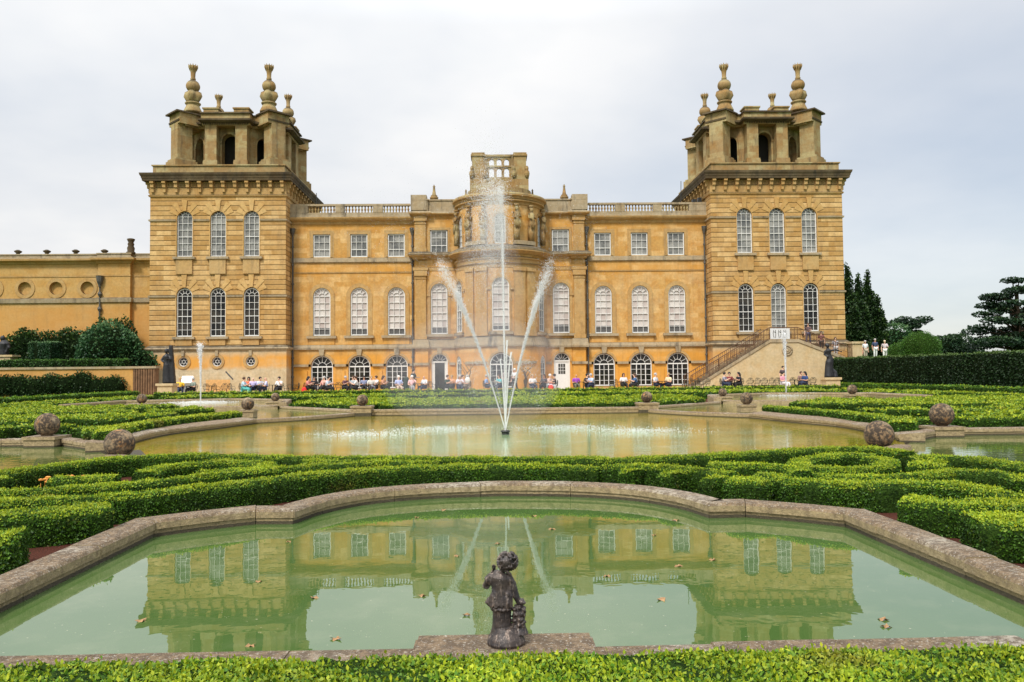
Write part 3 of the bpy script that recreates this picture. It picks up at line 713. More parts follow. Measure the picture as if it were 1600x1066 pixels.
for s in (-1, 1):
    xa, xb = sorted((s*18.05, s*29.4)); cxs = [s*20.92, s*23.72, s*26.51]; f = flat(TF); depth = 12.0; yb = TF+depth
    mb = MB()
    wall_open(mb, xa, xb, 3.95, 10.0, [(c, .66, 4.93, 9.07, True) for c in cxs], f, .32)
    wall_open(mb, xa, xb, 10.0, 17.0, [(c, .66, 11.66, 15.53, True) for c in cxs], f, .32)
    mb.add([(xa,TF,3.95),(xa,yb,3.95),(xa,yb,17),(xa,TF,17)], [(3,2,1,0)]); mb.add([(xb,TF,3.95),(xb,yb,3.95),(xb,yb,17),(xb,TF,17)], [(0,1,2,3)])
    mb.add([(xa,yb,.2),(xb,yb,.2),(xb,yb,17),(xa,yb,17)], [(3,2,1,0)])
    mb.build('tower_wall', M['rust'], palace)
    bs = MB()
    ocs = [] if s > 0 else [(c-.02, .40, 2.43, 3.2, 2) for c in cxs]
    wall_open(bs, xa-.08, xb+.08, .15, 3.98, ocs, flat(TF-.08), .3)
    for xx in (xa-.08, xb+.08): bs.add([(xx,TF-.08,.15),(xx,yb,.15),(xx,yb,3.98),(xx,TF-.08,3.98)], [(0,1,2,3)])
    bs.build('tower_plinth', M['towerbase'], palace)
    tr = MB(); gy = MB(); dk = MB()
    rect = [(xa, yb), (xa, TF), (xb, TF), (xb, yb)]
    gy.sweep(rect, [(0, 3.75), (.22, 3.78), (.30, 3.90), (.26, 4.0), (.08, 4.16), (0, 4.18)])
    for zz in (8.21, 14.64):
        for a, b in ((xa, cxs[0]-.72 if s > 0 else cxs[2]-.72), ):
            pass
        cc = sorted(cxs); segs = [(xa, cc[0]-.72), (cc[0]+.72, cc[1]-.72), (cc[1]+.72, cc[2]-.72), (cc[2]+.72, xb)]
        pr = [(0, zz), (.10, zz+.04), (.12, zz+.16), (.05, zz+.2), (0, zz+.21)]
        dk2 = gy
        dk2.sweep([(xa, yb), (xa, TF), (segs[0][1], TF)], pr); dk2.sweep([(segs[1][0], TF), (segs[1][1], TF)], pr)
        dk2.sweep([(segs[2][0], TF), (segs[2][1], TF)], pr); dk2.sweep([(segs[3][0], TF), (xb, TF), (xb, yb)], pr)
    for c in cxs:
        for (zb, zt_, kz) in ((4.93, 9.07, 10.17), (11.66, 15.53, 16.45)):
            keep = MB(); surround(keep, c, .66, zb, zt_, .07, f, .03)
            v = [(c-.13, zt_+.0), (c+.13, zt_+.0), (c+.23, kz), (c-.23, kz)]
            keep.add([(x,TF-.10,z) for x,z in v]+[(x,TF,z) for x,z in v], [(0,1,2,3),(0,3,7,4),(1,5,6,2),(0,4,5,1),(3,2,6,7)])
            zs = zt_-.66
            for sg in (-1, 1):
                for a1, a2, L in ((66, 48, 1.62), (44, 24, 1.42)):      # raised voussoirs fanning from the arch
                    p = [(c+sg*.74*math.cos(R(t)), zs+.74*math.sin(R(t))) for t in (a1, a2)]; q = [(c+sg*L*math.cos(R(t)), min(kz-.15, zs+L*math.sin(R(t)))) for t in (a2, a1)]
                    v = p+q; v = v if sg > 0 else v[::-1]
                    v = v[::-1]
                    keep.add([(x,TF-.035,z) for x,z in v]+[(x,TF,z) for x,z in v], [(0,1,2,3),(0,4,5,1),(1,5,6,2),(2,6,7,3),(3,7,4,0)])
            one('window_sill', M['grey'], lambda b_: b_.box(c-.92, c+.92, TF-.26, TF, zb-.21, zb-.01)); keep.build('window_surround', M['rust2'], palace)
        one('apron', M['trim'], lambda b_: b_.box(c-.68, c+.68, TF-.16, TF, 10.2, 11.44)); one('apron', M['trim'], lambda b_: b_.box(c-.68, c+.68, TF-.14, TF, 4.19, 4.715))
        if s < 0:
            rb = [(c-.02+.40*math.cos(t), 2.83+.40*math.sin(t)) for t in np.linspace(0, 2*PI, 25)]; ra = [(c-.02+.62*math.cos(t), 2.83+.62*math.sin(t)) for t in np.linspace(0, 2*PI, 25)]
            band2(tr, rb, ra, flat(TF-.08), -.07, .02); gy.box(c-.14, c+.10, TF-.24, TF, 3.3, 3.76)
    # entablature with paired brackets
    tr.sweep(rect, [(0, 16.72), (.10, 16.75), (.14, 16.86), (.05, 16.92), (.05, 17.98), (.0, 18.02)])
    dk.sweep(rect, [(0, 18.02), (.50, 18.02), (.52, 18.18), (.56, 18.24), (.57, 18.34), (.66, 18.50), (.69, 18.66), (.3, 18.76), (-.4, 18.80)])  # crusted top edge; the soffit takes the same dark colour as painted shade
    nb = 12
    def bracket(x, y, dx_, dy_):
        a = math.atan2(dy_, dx_)+PI/2
        def bb(o0, o1, z0, z1, hw):
            cx = x+dx_*(o0+o1)/2; cy = y+dy_*(o0+o1)/2; tr.rbox((cx, cy, (z0+z1)/2), (hw*2, abs(o1-o0), z1-z0), a)
        bb(.04, .46, 17.84, 18.015, .15); bb(.04, .34, 17.50, 17.838, .13); bb(.04, .22, 17.10, 17.498, .11)
    for i in range(nb): bracket(xa+.25+(xb-xa-.5)*i/(nb-1), TF, 0, -1)
    for i in range(nb):
        yy = TF+.25+(depth-.5)*i/(nb-1); bracket(xa, yy, -1, 0); bracket(xb, yy, 1, 0)
    for i in range(nb-1):      # small fluted panels between the brackets
        x = xa+.25+(xb-xa-.5)*(i+.5)/(nb-1)
        dk.box(x-.30, x+.30, TF-.075, TF-.045, 17.50, 17.86)  # dark panel colour paints shade into the recess between brackets
        for k in range(5): tr.box(x-.26+k*.115, x-.20+k*.115, TF-.11, TF-.074, 17.54, 17.84)
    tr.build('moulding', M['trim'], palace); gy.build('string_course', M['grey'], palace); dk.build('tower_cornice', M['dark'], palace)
    for i, c in enumerate(cxs):
        window(palace, 'tower', c, TF+.2, 11.67, 'panegrey'); window(palace, 'tower', c, TF+.2, 4.95, 'pane' if not (s > 0 and i == 1) else 'panegrey')
        if s < 0:
            m = MB(); cc = c-.02; f3 = flat(TF+.05)
            band2(m, arcpts(cc, 2.83, .33, 0, 2*PI, 20), arcpts(cc, 2.83, .40, 0, 2*PI, 20), f3, -.04, .03); band2(m, arcpts(cc, 2.83, .12, 0, 2*PI, 12), arcpts(cc, 2.83, .155, 0, 2*PI, 12), f3, -.04, .03)
            for k in range(6):
                a = R(60*k+30); m.tube([(cc+.14*math.cos(a), TF+.05, 2.83+.14*math.sin(a)), (cc+.35*math.cos(a), TF+.05, 2.83+.35*math.sin(a))], .02, 4)
            o = m.build('oculus_window', M['white'], palace)
            g = MB(); g.add([(x, TF+.09, z) for x, z in arcpts(cc, 2.83, .40, 0, 2*PI, 20)[:-1]], [tuple(range(20))]); g.build('pane', M['pane'], o)
    # attic step and belvedere
    bv = MB(); cx, cy = s*23.72, TF+depth/2+.55
    bv.box(xa+.15, xb-.15, TF+.12, yb-.12, 18.7, 19.42); bv.box(xa+.05, xb-.05, TF+.02, yb-.02, 19.40, 19.50)
    bv.box(cx-5.2, cx+5.2, cy-5.2, cy+5.2, 19.49, 19.72)
    h = 3.75; ch = 1.95
    def side(k, mbx):
        a = k*PI/2; ca, sa = math.cos(a), math.sin(a)
        def T(x, y): return (cx+x*ca-y*sa, cy+x*sa+y*ca)
        def fm(x, z, d=0): q = T(x, -h+d); return (q[0], q[1], z)
        wall_open(mbx, -ch, ch, 19.7, 23.6, [(0, .62, 19.75, 22.9, True)], fm, .7)
        surround(mbx, 0, .62, 19.75, 22.9, .16, fm, .10)
        mbx_imp = [(-.95, 22.05), (-.62, 22.05)], [(-.95, 22.25), (-.62, 22.25)]
        band2(mbx, *mbx_imp, fm, -.16, .02); band2(mbx, [(.62, 22.05), (.95, 22.05)], [(.62, 22.25), (.95, 22.25)], fm, -.16, .02)
        # chamfer wall with arch
        L = (h-ch)*math.sqrt(2); mx, my = (h+ch)/2, -(h+ch)/2; dr = R(45)
        def fd(x, z, d=0):
            px = mx+x*math.cos(dr)-d*math.sin(dr); py = my+x*math.sin(dr)+d*math.cos(dr); q = T(px, py); return (q[0], q[1], z)
        wall_open(mbx, -L/2, L/2, 19.7, 23.6, [(0, .80, 19.75, 22.75, True)], fd, .6)
        surround(mbx, 0, .80, 19.75, 22.75, .14, fd, .09)
        for sx in (-1, 1):       # engaged centre piers
            q = T(sx*1.31, -h-.45); mbx.rbox((q[0], q[1], 21.9), (1.0, 1.0, 3.4), a); mbx.rbox((q[0], q[1], 19.95), (1.24, 1.3, .50), a, 1.0)
            mbx.rbox((q[0], q[1], 20.27), (1.20, 1.24, .14), a)
            q = T(sx*1.31, -h-.35); mbx.rbox((q[0], q[1], 24.35), (1.28, 1.2, 1.05), a); mbx.rbox((q[0], q[1], 24.92), (1.44, 1.36, .12), a)
        q = T(4.05, -4.05); mbx.rbox((q[0], q[1], 21.75), (1.32, 1.32, 3.7), a+PI/4); 
        mbx.rbox((q[0], q[1], 20.02), (1.95, 1.95, .64), a+PI/4); mbx.rbox((q[0], q[1], 20.42), (1.72, 1.72, .2), a+PI/4)
        q = T(3.8, -3.8); mbx.rbox((q[0], q[1], 24.0), (2.05, 2.0, .95), a+PI/4)
    def octo(o, z0, z1, m, o2=None):
        def ring(o):
            pts = []
            for k in range(4):
                a = k*PI/2; ca, sa = math.cos(a), math.sin(a)
                for (x, y) in ((-2.7, -h-.02), (-2.05, -h-.02), (-2.05, -h-.95), (2.05, -h-.95), (2.05, -h-.02), (2.7, -h-.02), (3.45, -4.75), (4.75, -3.45)):
                    d = Vector((x, y)); sc = 1+o/4.4; pts.append((cx+(x*ca-y*sa)*sc, cy+(x*sa+y*ca)*sc))
            return pts
        m.prism(ring(o), z0, z1, ring(o2 if o2 is not None else o))
    for k in range(4): side(k, bv)
    octo(.02, 23.40, 23.62, bv); octo(.12, 24.0, 24.42, bv)
    bd = MB(); octo(.18, 23.615, 23.72, bd, .42); octo(.48, 23.722, 23.86, bd, .50); octo(.45, 23.861, 23.99, bd, .15); octo(.26, 24.40, 24.52, bd)
    for k in range(4):
        a = k*PI/2; x, y = 3.95, -3.95; bd.rbox((cx+x*math.cos(a)-y*math.sin(a), cy+x*math.sin(a)+y*math.cos(a), 24.53), (2.3, 2.2, .13), a+PI/4)
    for i in range(26):
        x = cx-1.9+3.8*i/25; bd.box(x-.03, x+.03, cy-h-1.06, cy-h-.95, 23.46, 23.60)
    b0 = bv.build('belvedere', M['belv'], palace)
    bd.build('belvedere_cornice', M['dark'], b0)
    ib = MB(); ib.prism([(cx+x_, cy+y_) for x_, y_ in ((-2.6,-1.2),(-1.2,-2.6),(1.2,-2.6),(2.6,-1.2),(2.6,1.2),(1.2,2.6),(-1.2,2.6),(-2.6,1.2))], 19.7, 23.5); ib.build('belvedere_shade_fill', M['shadowroom'], b0)  # near-black solid block, painted shade inside the open belvedere
    for sx in (-1, 1):
        for sy in (-1, 1): finial(cx+sx*3.35, cy+sy*3.35, 24.9, b0, 1.0 if sy < 0 else .92)
    if s > 0: tag(b0, 'open belvedere with diagonal corner piers on the right tower')
    else: tag(b0, 'open belvedere with diagonal corner piers on the left tower')
# small roof clutter beside the right tower
m = MB(); m.tube([(16.0,.4,16.2),(16.05,.4,18.4)], .03, 5); m.box(17.0, 17.35, .2, .6, 16.37, 16.75); m.box(17.5, 17.8, .2, .6, 16.37, 16.9); m.build('roof_aerial', M['iron'], palace)
m = MB(); m.tube([(-15.9,.4,16.2),(-15.95,.4,17.5)], .03, 5); m.tube([(-15.7,.4,16.2),(-15.75,.4,17.0)], .03, 5); m.build('roof_aerial', M['iron'], palace)

# ================================================================== LOW WING far left
lw = empty('low_wing', (.61, 72, 0)); tag(lw, 'low honey-stone wing with round sunk panels behind the shrubs', 'building')
m = MB(); ocx = [-36.42-2.72*k for k in range(9)]
wall_open(m, -62, -35.3, 1.8, 8.4, [], flat(0), .2)
wall_open(m, -62, -35.3, 8.4, 10.5, [(x, .58, 8.92, 10.08, 2) for x in ocx], flat(0), .3)
wall_open(m, -62, -35.3, 10.5, 12.2, [], flat(0), .2)
m.box(-62, -35.3, .28, 9, 1.8, 12.3); m.box(-35.302, -32.5, -.42, 9.01, 1.8, 12.31); m.box(-32.502, -29.3, .0, 9, 1.8, 12.29)
m.build('wing_wall', M['lowwall'], lw)
tr = MB(); gy = MB(); dk = MB()
path = [(-62, 0), (-35.3, 0), (-35.3, -.42), (-32.5, -.42), (-32.5, 0), (-29.3, 0)]
gy.sweep(path, [(0, 8.18), (.14, 8.20), (.18, 8.5), (.1, 8.6), (0, 8.62)])
tr.sweep(path, [(0, 10.46), (.05, 10.48), (.05, 10.58), (0, 10.6)])
dk.sweep(path, [(0, 11.6), (.1, 11.64), (.16, 11.78), (.50, 11.90), (.52, 12.06), (0, 12.10)])
gy.sweep(path, [(0, 12.102), (.3, 12.10), (.28, 12.16), (.06, 12.2), (.05, 12.42), (.12, 12.44), (.12, 12.54), (-.4, 12.56)])
for x in ocx:
    band2(tr, arcpts(x, 9.5, .58, 0, 2*PI, 24), arcpts(x, 9.5, .88, 0, 2*PI, 24), flat(0), -.06, .02)
tr.build('moulding', M['trim'], lw); gy.build('string_course', M['grey'], lw); dk.build('cornice', M['trim'], lw)
for k in range(9):
    m = MB(); m.lathe([(.16,0),(.2,.05),(.14,.1),(.30,.22),(.34,.30),(.22,.36),(.12,.42)], -35.0-2.52*k, .1, 12.52, 8); m.build('urn', M['dark'], lw, smooth=True)
m = MB(); m.lathe([(.42,0),(.42,.1),(.30,.2),(.34,.5),(.24,.7),(.30,.85),(.22,1.0),(.30,1.15),(.36,1.3),(.2,1.36)], -32.6, -.1, 12.5, 8); m.build('finial', M['dark'], lw, smooth=True)
m = MB(); m.tube([(-35.05,-.58,9.6),(-35.05,-.58,4.0)], .075, 8); m.lathe([(.1,0),(.14,.2),(.26,.5),(.32,.95),(.34,1.0)], -35.05, -.62, 9.5, 8); m.lathe([(.12,0),(.2,.2),(.12,.4)], -35.05, -.58, 8.7, 8); m.lathe([(.12,0),(.2,.2),(.12,.4)], -35.05, -.58, 7.4, 8); m.build('downpipe', M['lead'], lw)

# ================================================================== POOLS AND GROUND
GX = .35
def mir(pts): return [(2*GX-x, y) for x, y in pts][::-1]
def smooth(pts, closed=False, step=.12):
    P = [Vector(p) for p in pts]; n = len(P); out = []
    rngi = range(n if closed else n-1)
    for i in rngi:
        p1, p2 = P[i], P[(i+1) % n]
        p0 = P[(i-1) % n] if closed or i > 0 else p1*2-p2; p3 = P[(i+2) % n] if closed or i+2 < n else p2*2-p1
        k = max(1, int((p2-p1).length/step))
        for j in range(k):
            t = j/k; out.append(.5*((2*p1)+(p2-p0)*t+(2*p0-5*p1+4*p2-p3)*t*t+(3*p1-p0-3*p2+p3)*t*t*t))
    if not closed: out.append(P[-1])
    return [(p.x, p.y) for p in out]
def line(a, b, step=.4):
    n = max(1, int(math.dist(a, b)/step)); return [(a[0]+(b[0]-a[0])*i/n, a[1]+(b[1]-a[1])*i/n) for i in range(n)]
# near pool water edge, right half then mirrored about X = .08
nr = [(2.95,4.62),(3.30,4.80),(3.52,5.2),(3.63,5.74)]+[(3.66,8.49)]+smooth([(3.66,8.49),(3.30,8.80),(2.82,9.12)])[1:]+[(2.39,9.10)]+smooth([(2.39,9.10),(2.20,9.75),(1.75,10.40),(1.0,10.80),(.08,10.95)])[1:]
NX = .08
nl = [(2*NX-x, y) for x, y in nr[:-1] if y > 5.0]+[(-3.70, 5.3), (-3.15, 4.62)]
nl = [(2*NX-x, y) for x, y in nr[:-1] if y > 5.8][::-1]+[(-3.50, 5.6), (-3.62, 5.2), (-3.2, 4.62)]
near_poly = [(x, y) for x, y in nr]+nl
near_poly = [(2*NX-x, y) for x, y in near_poly][::-1]; 
mp_ = [(9.35,25.5),(9.9,23),(9.6,20.0),(9.2,18.3),(8.1,16.3),(6.3,14.7),(3.8,13.9),(GX,13.7)]
main_half = [(GX,32.6),(6.1,32.6),(8.9,28.2)]+smooth(mp_)
main_poly = main_half+mir(main_half)[1:-1]
side_r = [(9.5,18.2),(11.2,19.9),(27,19.6),(27,9.2),(8.6,9.2),(7.6,10.4),(7.45,13.2),(7.0,14.9),(8.2,16.3)]
basin_r = [(6.25,33.0),(9.05,28.7),(9.6,29.6),(14.2,36.9),(10.6,37.8)]
jet_r = [(15.9,36.6),(10.7,37.7),(11.8,43.2),(15.5,45.6),(20.5,44.0),(20.8,38.5)]
polys = {'near': near_poly, 'main': main_poly, 'sr': side_r, 'sl': mir(side_r), 'br': basin_r, 'bl': mir(basin_r), 'jr': jet_r, 'jl': mir(jet_r)}
def inside(px, py, poly):
    c = np.zeros(px.shape, bool); n = len(poly)
    for i in range(n):
        x1, y1 = poly[i]; x2, y2 = poly[(i+1) % n]
        if y1 == y2: continue
        c ^= ((y1 > py) != (y2 > py)) & (px < (x2-x1)*(py-y1)/(y2-y1)+x1)
    return c
st = .16; gx = np.arange(-28, 28.01, st); gy_ = np.arange(2.4, 52.81, st)
cxg, cyg = np.meshgrid(gx[:-1]+st/2, gy_[:-1]+st/2)
hole = np.zeros(cxg.shape, bool)
for k, p in polys.items():
    for ox in (-.11, 0, .11):
        for oy in (-.11, 0, .11): hole |= inside(cxg+ox, cyg+oy, p)
nx_, ny_ = len(gx), len(gy_)
V = np.stack([*np.meshgrid(gx, gy_), np.zeros((ny_, nx_))], -1).reshape(-1, 3)
jj, ii = np.nonzero(~hole); b0_ = jj*nx_+ii
F = np.stack([b0_, b0_+1, b0_+nx_+1, b0_+nx_], 1)
def np_mesh(name, V, F, mats, fmat=None, tint=None, smooth_=False):
    me = bpy.data.meshes.new(name); nf, k = F.shape
    me.vertices.add(len(V)); me.vertices.foreach_set('co', np.ascontiguousarray(V, dtype=np.float32).ravel())
    me.loops.add(nf*k); me.loops.foreach_set('vertex_index', np.ascontiguousarray(F, dtype=np.int32).ravel())
    me.polygons.add(nf); me.polygons.foreach_set('loop_start', np.arange(nf, dtype=np.int32)*k)
    for m in mats: me.materials.append(m)
    if fmat is not None: me.polygons.foreach_set('material_index', fmat.astype(np.int32))
    me.update(calc_edges=True)
    if tint is not None:
        a = me.attributes.new('tint', 'FLOAT', 'FACE'); a.data.foreach_set('value', tint.astype(np.float32))
    me.validate()
    o = bpy.data.objects.new(name, me); COL.objects.link(o); return o
# outer ring of the same sheet, out to the horizon
x0, x1, y0, y1 = gx[0], gx[-1], gy_[0], gy_[-1]; B = 1500
ov = [(-B,-B),(B,-B),(B,B),(-B,B),(x0,y0),(x1,y0),(x1,y1),(x0,y1)]
V2 = np.array([(x, y, 0) for x, y in ov]); F2 = np.array([(0,1,5,4),(1,2,6,5),(2,3,7,6),(3,0,4,7)])+len(V)
Vt = np.concatenate([V, V2]); Ft = np.concatenate([F, F2])
fm_ = np.concatenate([np.zeros(len(F)), np.ones(4)])
g = np_mesh('ground', Vt, Ft, [M['gravel'], M['grass']], fm_); struct(g)
m = MB()
m.box(-27.5, 30.4, 53.0, 90, -.4, .2); t_ = m.build('terrace', M['terrace']); struct(t_)
m = MB(); m.prism([(30.3,20),(160,20),(160,240),(30.0,240),(30.0,63.5)], -.3, 2.40); struct(m.build('upper_terrace', M['grass']))
m = MB(); m.box(-160, -28.9, 62.6, 240, -.3, 2.2); struct(m.build('upper_lawn', M['grass']))
def water(name, poly, z, mat):
    m = MB(); m.add([(x, y, z) for x, y in poly], [tuple(range(len(poly)))]); o = m.build(name, M[mat]); struct(o); return o
def ensure_ccw(p):
    a = sum(p[i][0]*p[(i+1) % len(p)][1]-p[(i+1) % len(p)][0]*p[i][1] for i in range(len(p))); return p if a > 0 else p[::-1]
for k in polys: polys[k] = ensure_ccw(polys[k])
def grow(poly, d):
    P = [Vector(p) for p in poly]; n = len(P); out = []
    for i in range(n):
        d1 = (P[i]-P[i-1]).normalized(); d2 = (P[(i+1) % n]-P[i]).normalized(); n1 = Vector((d1.y,-d1.x)); n2 = Vector((d2.y,-d2.x)); m_ = (n1+n2).normalized()
        q = P[i]+m_*d/max(.5, m_.dot(n1)); out.append((q.x, q.y))
    return out
water('near_pond_water', grow(polys['near'], .1), -.05, 'water_near')
water('main_pool_water', grow(polys['main'], .1), -.05, 'water_main')
water('side_pond_water', grow(polys['sr'], .05), -.052, 'water_side'); water('side_pond_water', grow(polys['sl'], .05), -.052, 'water_side')
water('basin_water', grow(polys['br'], .05), .075, 'water_up'); water('basin_water', grow(polys['bl'], .05), .075, 'water_up')
water('jet_pool_water', grow(polys['jr'], .05), .20, 'water_up'); water('jet_pool_water', grow(polys['jl'], .05), .20, 'water_up')
m = MB(); m.box(-30, 30, 2.4, 50, -.62, -.6); struct(m.build('pool_floor', M['boxcore']))

def coping(label, path, wd, z1, closed=False, z0=-.3, name='pool_coping', lip=.035, seg=1.1, jit=.006, slope=0, cat='coping'):
    """stone kerb laid in separate blocks; path runs along the water edge, stone lies to its right-hand side"""
    P = [Vector(p) for p in path]; n = len(P)
    if closed: P = P+[P[0]]
    root = MB(); nrm = []
    m_ = len(P)
    for i in range(m_):
        a = P[i-1] if i > 0 else (P[m_-2] if closed else None); b = P[i+1] if i < m_-1 else (P[1] if closed else None)
        d1 = (P[i]-a).normalized() if a is not None else (b-P[i]).normalized(); d2 = (b-P[i]).normalized() if b is not None else d1
        n1 = Vector((d1.y,-d1.x)); q = (n1+Vector((d2.y,-d2.x))).normalized(); nrm.append(q/max(.45, q.dot(n1)))
    # cut into stones by arc length
    acc = 0; start = 0; stones = []
    for i in range(1, m_):
        d = (P[i]-P[i-1]).length; ang = (P[i]-P[i-1]).angle(P[i+1]-P[i]) if i < m_-1 and (P[i+1]-P[i]).length > 1e-6 else 0
        acc += d
        if acc >= seg or i == m_-1 or ang > .45: stones.append((start, i)); start = i; acc = 0
    r_ = random.Random(hash(label) % 1000 if False else len(path)*7+3)
    for (a, b) in stones:
        dz = r_.uniform(-jit, jit); do = r_.uniform(-jit, jit)
        prof = [(lip*.6, z0), (lip*.6, z1-.10+dz), (0+do, z1-.095+dz), (-lip*0+do, z1-.03+dz), (.02+do, z1-.006+dz), (.05, z1+dz), (wd-.03, z1+dz-slope), (wd, z1-.03+dz-slope), (wd, z0)]
        vs = []; K = len(prof); idx = list(range(a, b+1)); c = len(idx)
        for w_i, i in enumerate(idx):
            for (o_, z) in prof:
                q = P[i]+nrm[i]*o_
                if w_i == 0: q = q+(P[i+1]-P[i]).normalized()*.004
                if w_i == c-1: q = q-(P[i]-P[i-1]).normalized()*.004
                vs.append((q.x, q.y, z))
        fs = [(u*K+k, u*K+(k+1) % K, (u+1)*K+(k+1) % K, (u+1)*K+k) for u in range(c-1) for k in range(K)]
        fs += [tuple(range(K))[::-1], tuple((c-1)*K+k for k in range(K))]
        root.add(vs, fs)
    # densify long stones so that the rim can wobble a little
    o = root.build(name, M['coping']); tag(o, label, cat)
    return o
np_ = polys['near']
# order near polygon: counter-clockwise; long sides first subdivided
def dens(poly, closed=True, step=.35):
    out = []
    for i in range(len(poly) if closed else len(poly)-1): out += line(poly[i], poly[(i+1) % len(poly)], step)
    if not closed: out.append(poly[-1])
    return out
npc = [p for p in np_ if p[1] > 4.9]
k0 = max(range(len(np_)), key=lambda i: (np_[i][1] < 4.7)*1000+np_[i][0])
ordered = np_[k0:]+np_[:k0]          # starts at the near right corner, runs up the right side and back down the left
coping('stone rim of the near pond, curving round its sides and far end', dens(ordered, False), .30, .12, name='pool_coping')
nearp = [(-6.5,4.62),(-2.0,4.62)] 
coping('straight stone kerb along the near edge of the near pond, beside the statue slab', dens([(-3.3,4.60),(-.42,4.60)], False), .26, .085, seg=.8)
coping('straight stone kerb on the near edge of the pond, between statue slab and right corner', dens([(.50,4.58),(2.95,4.62)], False), .26, .085, seg=.7)
mpl = dens(polys['main'], True, .5)
def between(poly, a, b):      # part of closed ccw polygon from nearest a to nearest b
    ia = min(range(len(poly)), key=lambda i: math.dist(poly[i], a)); ib = min(range(len(poly)), key=lambda i: math.dist(poly[i], b))
    return poly[ia:ib+1] if ib >= ia else poly[ia:]+poly[:ib+1]
coping('sloping stone rim on the right-hand shore of the main pool', between(mpl, (9.2,18.3), (8.9,28.2)), .55, .13, lip=.04, seg=1.6, slope=-.05)
coping('sloping stone rim on the left-hand shore of the main pool', between(mpl, (-8.2,28.2), (-8.5,18.3)), .55, .13, lip=.04, seg=1.6, slope=-.05)
coping('straight stone rim on the far shore of the main pool, below the palace', between(mpl, (6.1,32.6), (-5.4,32.6)), .40, .20, lip=.03, seg=1.7)
coping('stone rim on the near shore of the main pool, behind the front hedges', between(mpl, (-7.3,16.3), (8.0,16.3)), .35, .10, seg=1.5)
def weir(label, a, b, z, name='weir'):
    m = MB(); P = dens([a, b], False, .4); n = len(P)
    d = (Vector(b)-Vector(a)).normalized(); nn = Vector((d.y, -d.x)); 
    bow_ = [Vector(p)-nn*.35*math.sin(PI*i/(n-1)) for i, p in enumerate(P)]
    m.sweep([(p.x, p.y) for p in bow_], [(0, -.3), (0, z-.03), (.03, z), (.26, z+.004), (.30, z-.03), (.30, -.3)])
    o = m.build(name, M['coping']); tag(o, label, 'weir')
weir('bowed stone weir at the far right corner of the main pool', (8.95,28.25), (6.15,32.6), .10)
weir('bowed stone weir at the far left corner of the main pool', (-5.45,32.6), (-8.25,28.25), .10)
weir('stone weir in front of the right jet pool', (15.9,36.6), (10.7,37.7), .235)
weir('stone weir in front of the left jet pool', (-10.0,37.7), (-15.2,36.6), .235)
coping('stone rim behind the right corner basin, towards the palace', dens([(10.6,37.8),(6.3,33.0)], False), .34, .18, seg=1.4)
coping('stone rim behind the left corner basin, towards the palace', dens([(-5.6,33.0),(-9.9,37.8)], False), .34, .18, seg=1.4)
coping('stone rim round the back of the right jet pool', dens(ensure_ccw(jet_r)[1:]+ensure_ccw(jet_r)[:1], False) if False else dens([(20.8,38.5),(20.5,44.0),(15.5,45.6),(11.8,43.2),(10.7,37.9)], False), .35, .36, seg=1.8)
coping('stone rim round the back of the left jet pool', dens(mir([(20.8,38.5),(20.5,44.0),(15.5,45.6),(11.8,43.2),(10.7,37.9)]), False), .35, .36, seg=1.8)
coping('stone rim of the right side pond, running out behind the ball on its block', dens([(27,19.6),(11.2,19.9),(9.5,18.3)], False), .32, .13, seg=1.3)
coping('stone rim of the left side pond, running out behind the pale ball on its block', dens(mir([(27,19.6),(11.2,19.9),(9.5,18.3)]), False), .32, .13, seg=1.3)
coping('low stone sill between main pool and right side pond', dens([(8.9,18.2),(7.2,14.9)], False), .35, -.02, z0=-.3) 
coping('low stone sill between main pool and left side pond', dens([(-6.5,14.9),(-8.2,18.2)], False), .35, -.02, z0=-.3)
coping('pale stone kerb crossing the parterre beyond the right-hand ball', dens([(24,28.4),(14.6,28.3)], False), .35, .10, seg=1.6)
coping('pale stone kerb crossing the parterre beyond the left-hand ball', dens([(-12.8,29.3),(-24,29.3)], False), .35, .10, seg=1.6)
coping('thin stone kerb across the middle of the far parterre', dens([(4.9,45.2),(-1.3,45.2)], False), .5, .20, seg=2)
# statue slab
m = MB(); m.rbox((.045,4.40,-.10), (1.0,.50,.40), 0, 1.0); m.rbox((.045,4.40,.1145), (.96,.46,.03), 0, 1.0)
o = m.build('stone_slab', M['coping']); tag(o, 'pitted flat stone slab under the small boy statue', 'slab')

# balls on blocks
def ball(x, y, z, d, bw, bh, label, bd=None):
    r = empty('stone_ball', (x, y, z))
    m = MB(); m.ell((0, 0, bh+d/2-.01), (d/2, d/2, d/2), 36, 24); m.lathe([(d*.24,0),(d*.22,.03)], 0, 0, bh-.002, 20); m.build('ball', M['ball'], r, smooth=True)
    if bh > 0:
        m = MB(); bd_ = bd or bw; m.box(-bw/2, bw/2, -bd_/2, bd_/2, -.35, bh-.07); m.box(-bw/2-.03, bw/2+.03, -bd_/2-.03, bd_/2+.03, bh-.072, bh); m.build('pedestal', M['coping'], r)
    tag(r, label, 'stone ball', 'stone balls round the pools')
    return r
ball(-7.42,16.25,-.02,.575,.5,.03,'dark lichened stone ball low at the left edge of the main pool')
ball(7.75,16.2,-.02,.575,.5,.03,'dark lichened stone ball low at the right edge of the main pool')
ball(-10.85,19.95,.0,.56,.72,.20,'large pale stone ball on a square block by the left side pond')
ball(11.02,19.75,.0,.57,.70,.20,'stone ball with an orange lichen patch on a block by the right side pond')
ball(-5.3,32.75,.1,.46,.8,.26,'round ball at the left end of the straight far rim of the main pool')
ball(6.22,32.9,.1,.46,.8,.26,'round ball at the right end of the straight far rim of the main pool')
ball(-9.05,30.0,.1,.46,.55,.26,'stone ball on the outer side of the left corner weir of the main pool')
ball(9.40,30.0,.1,.46,.55,.26,'stone ball on the outer side of the right corner weir of the main pool')
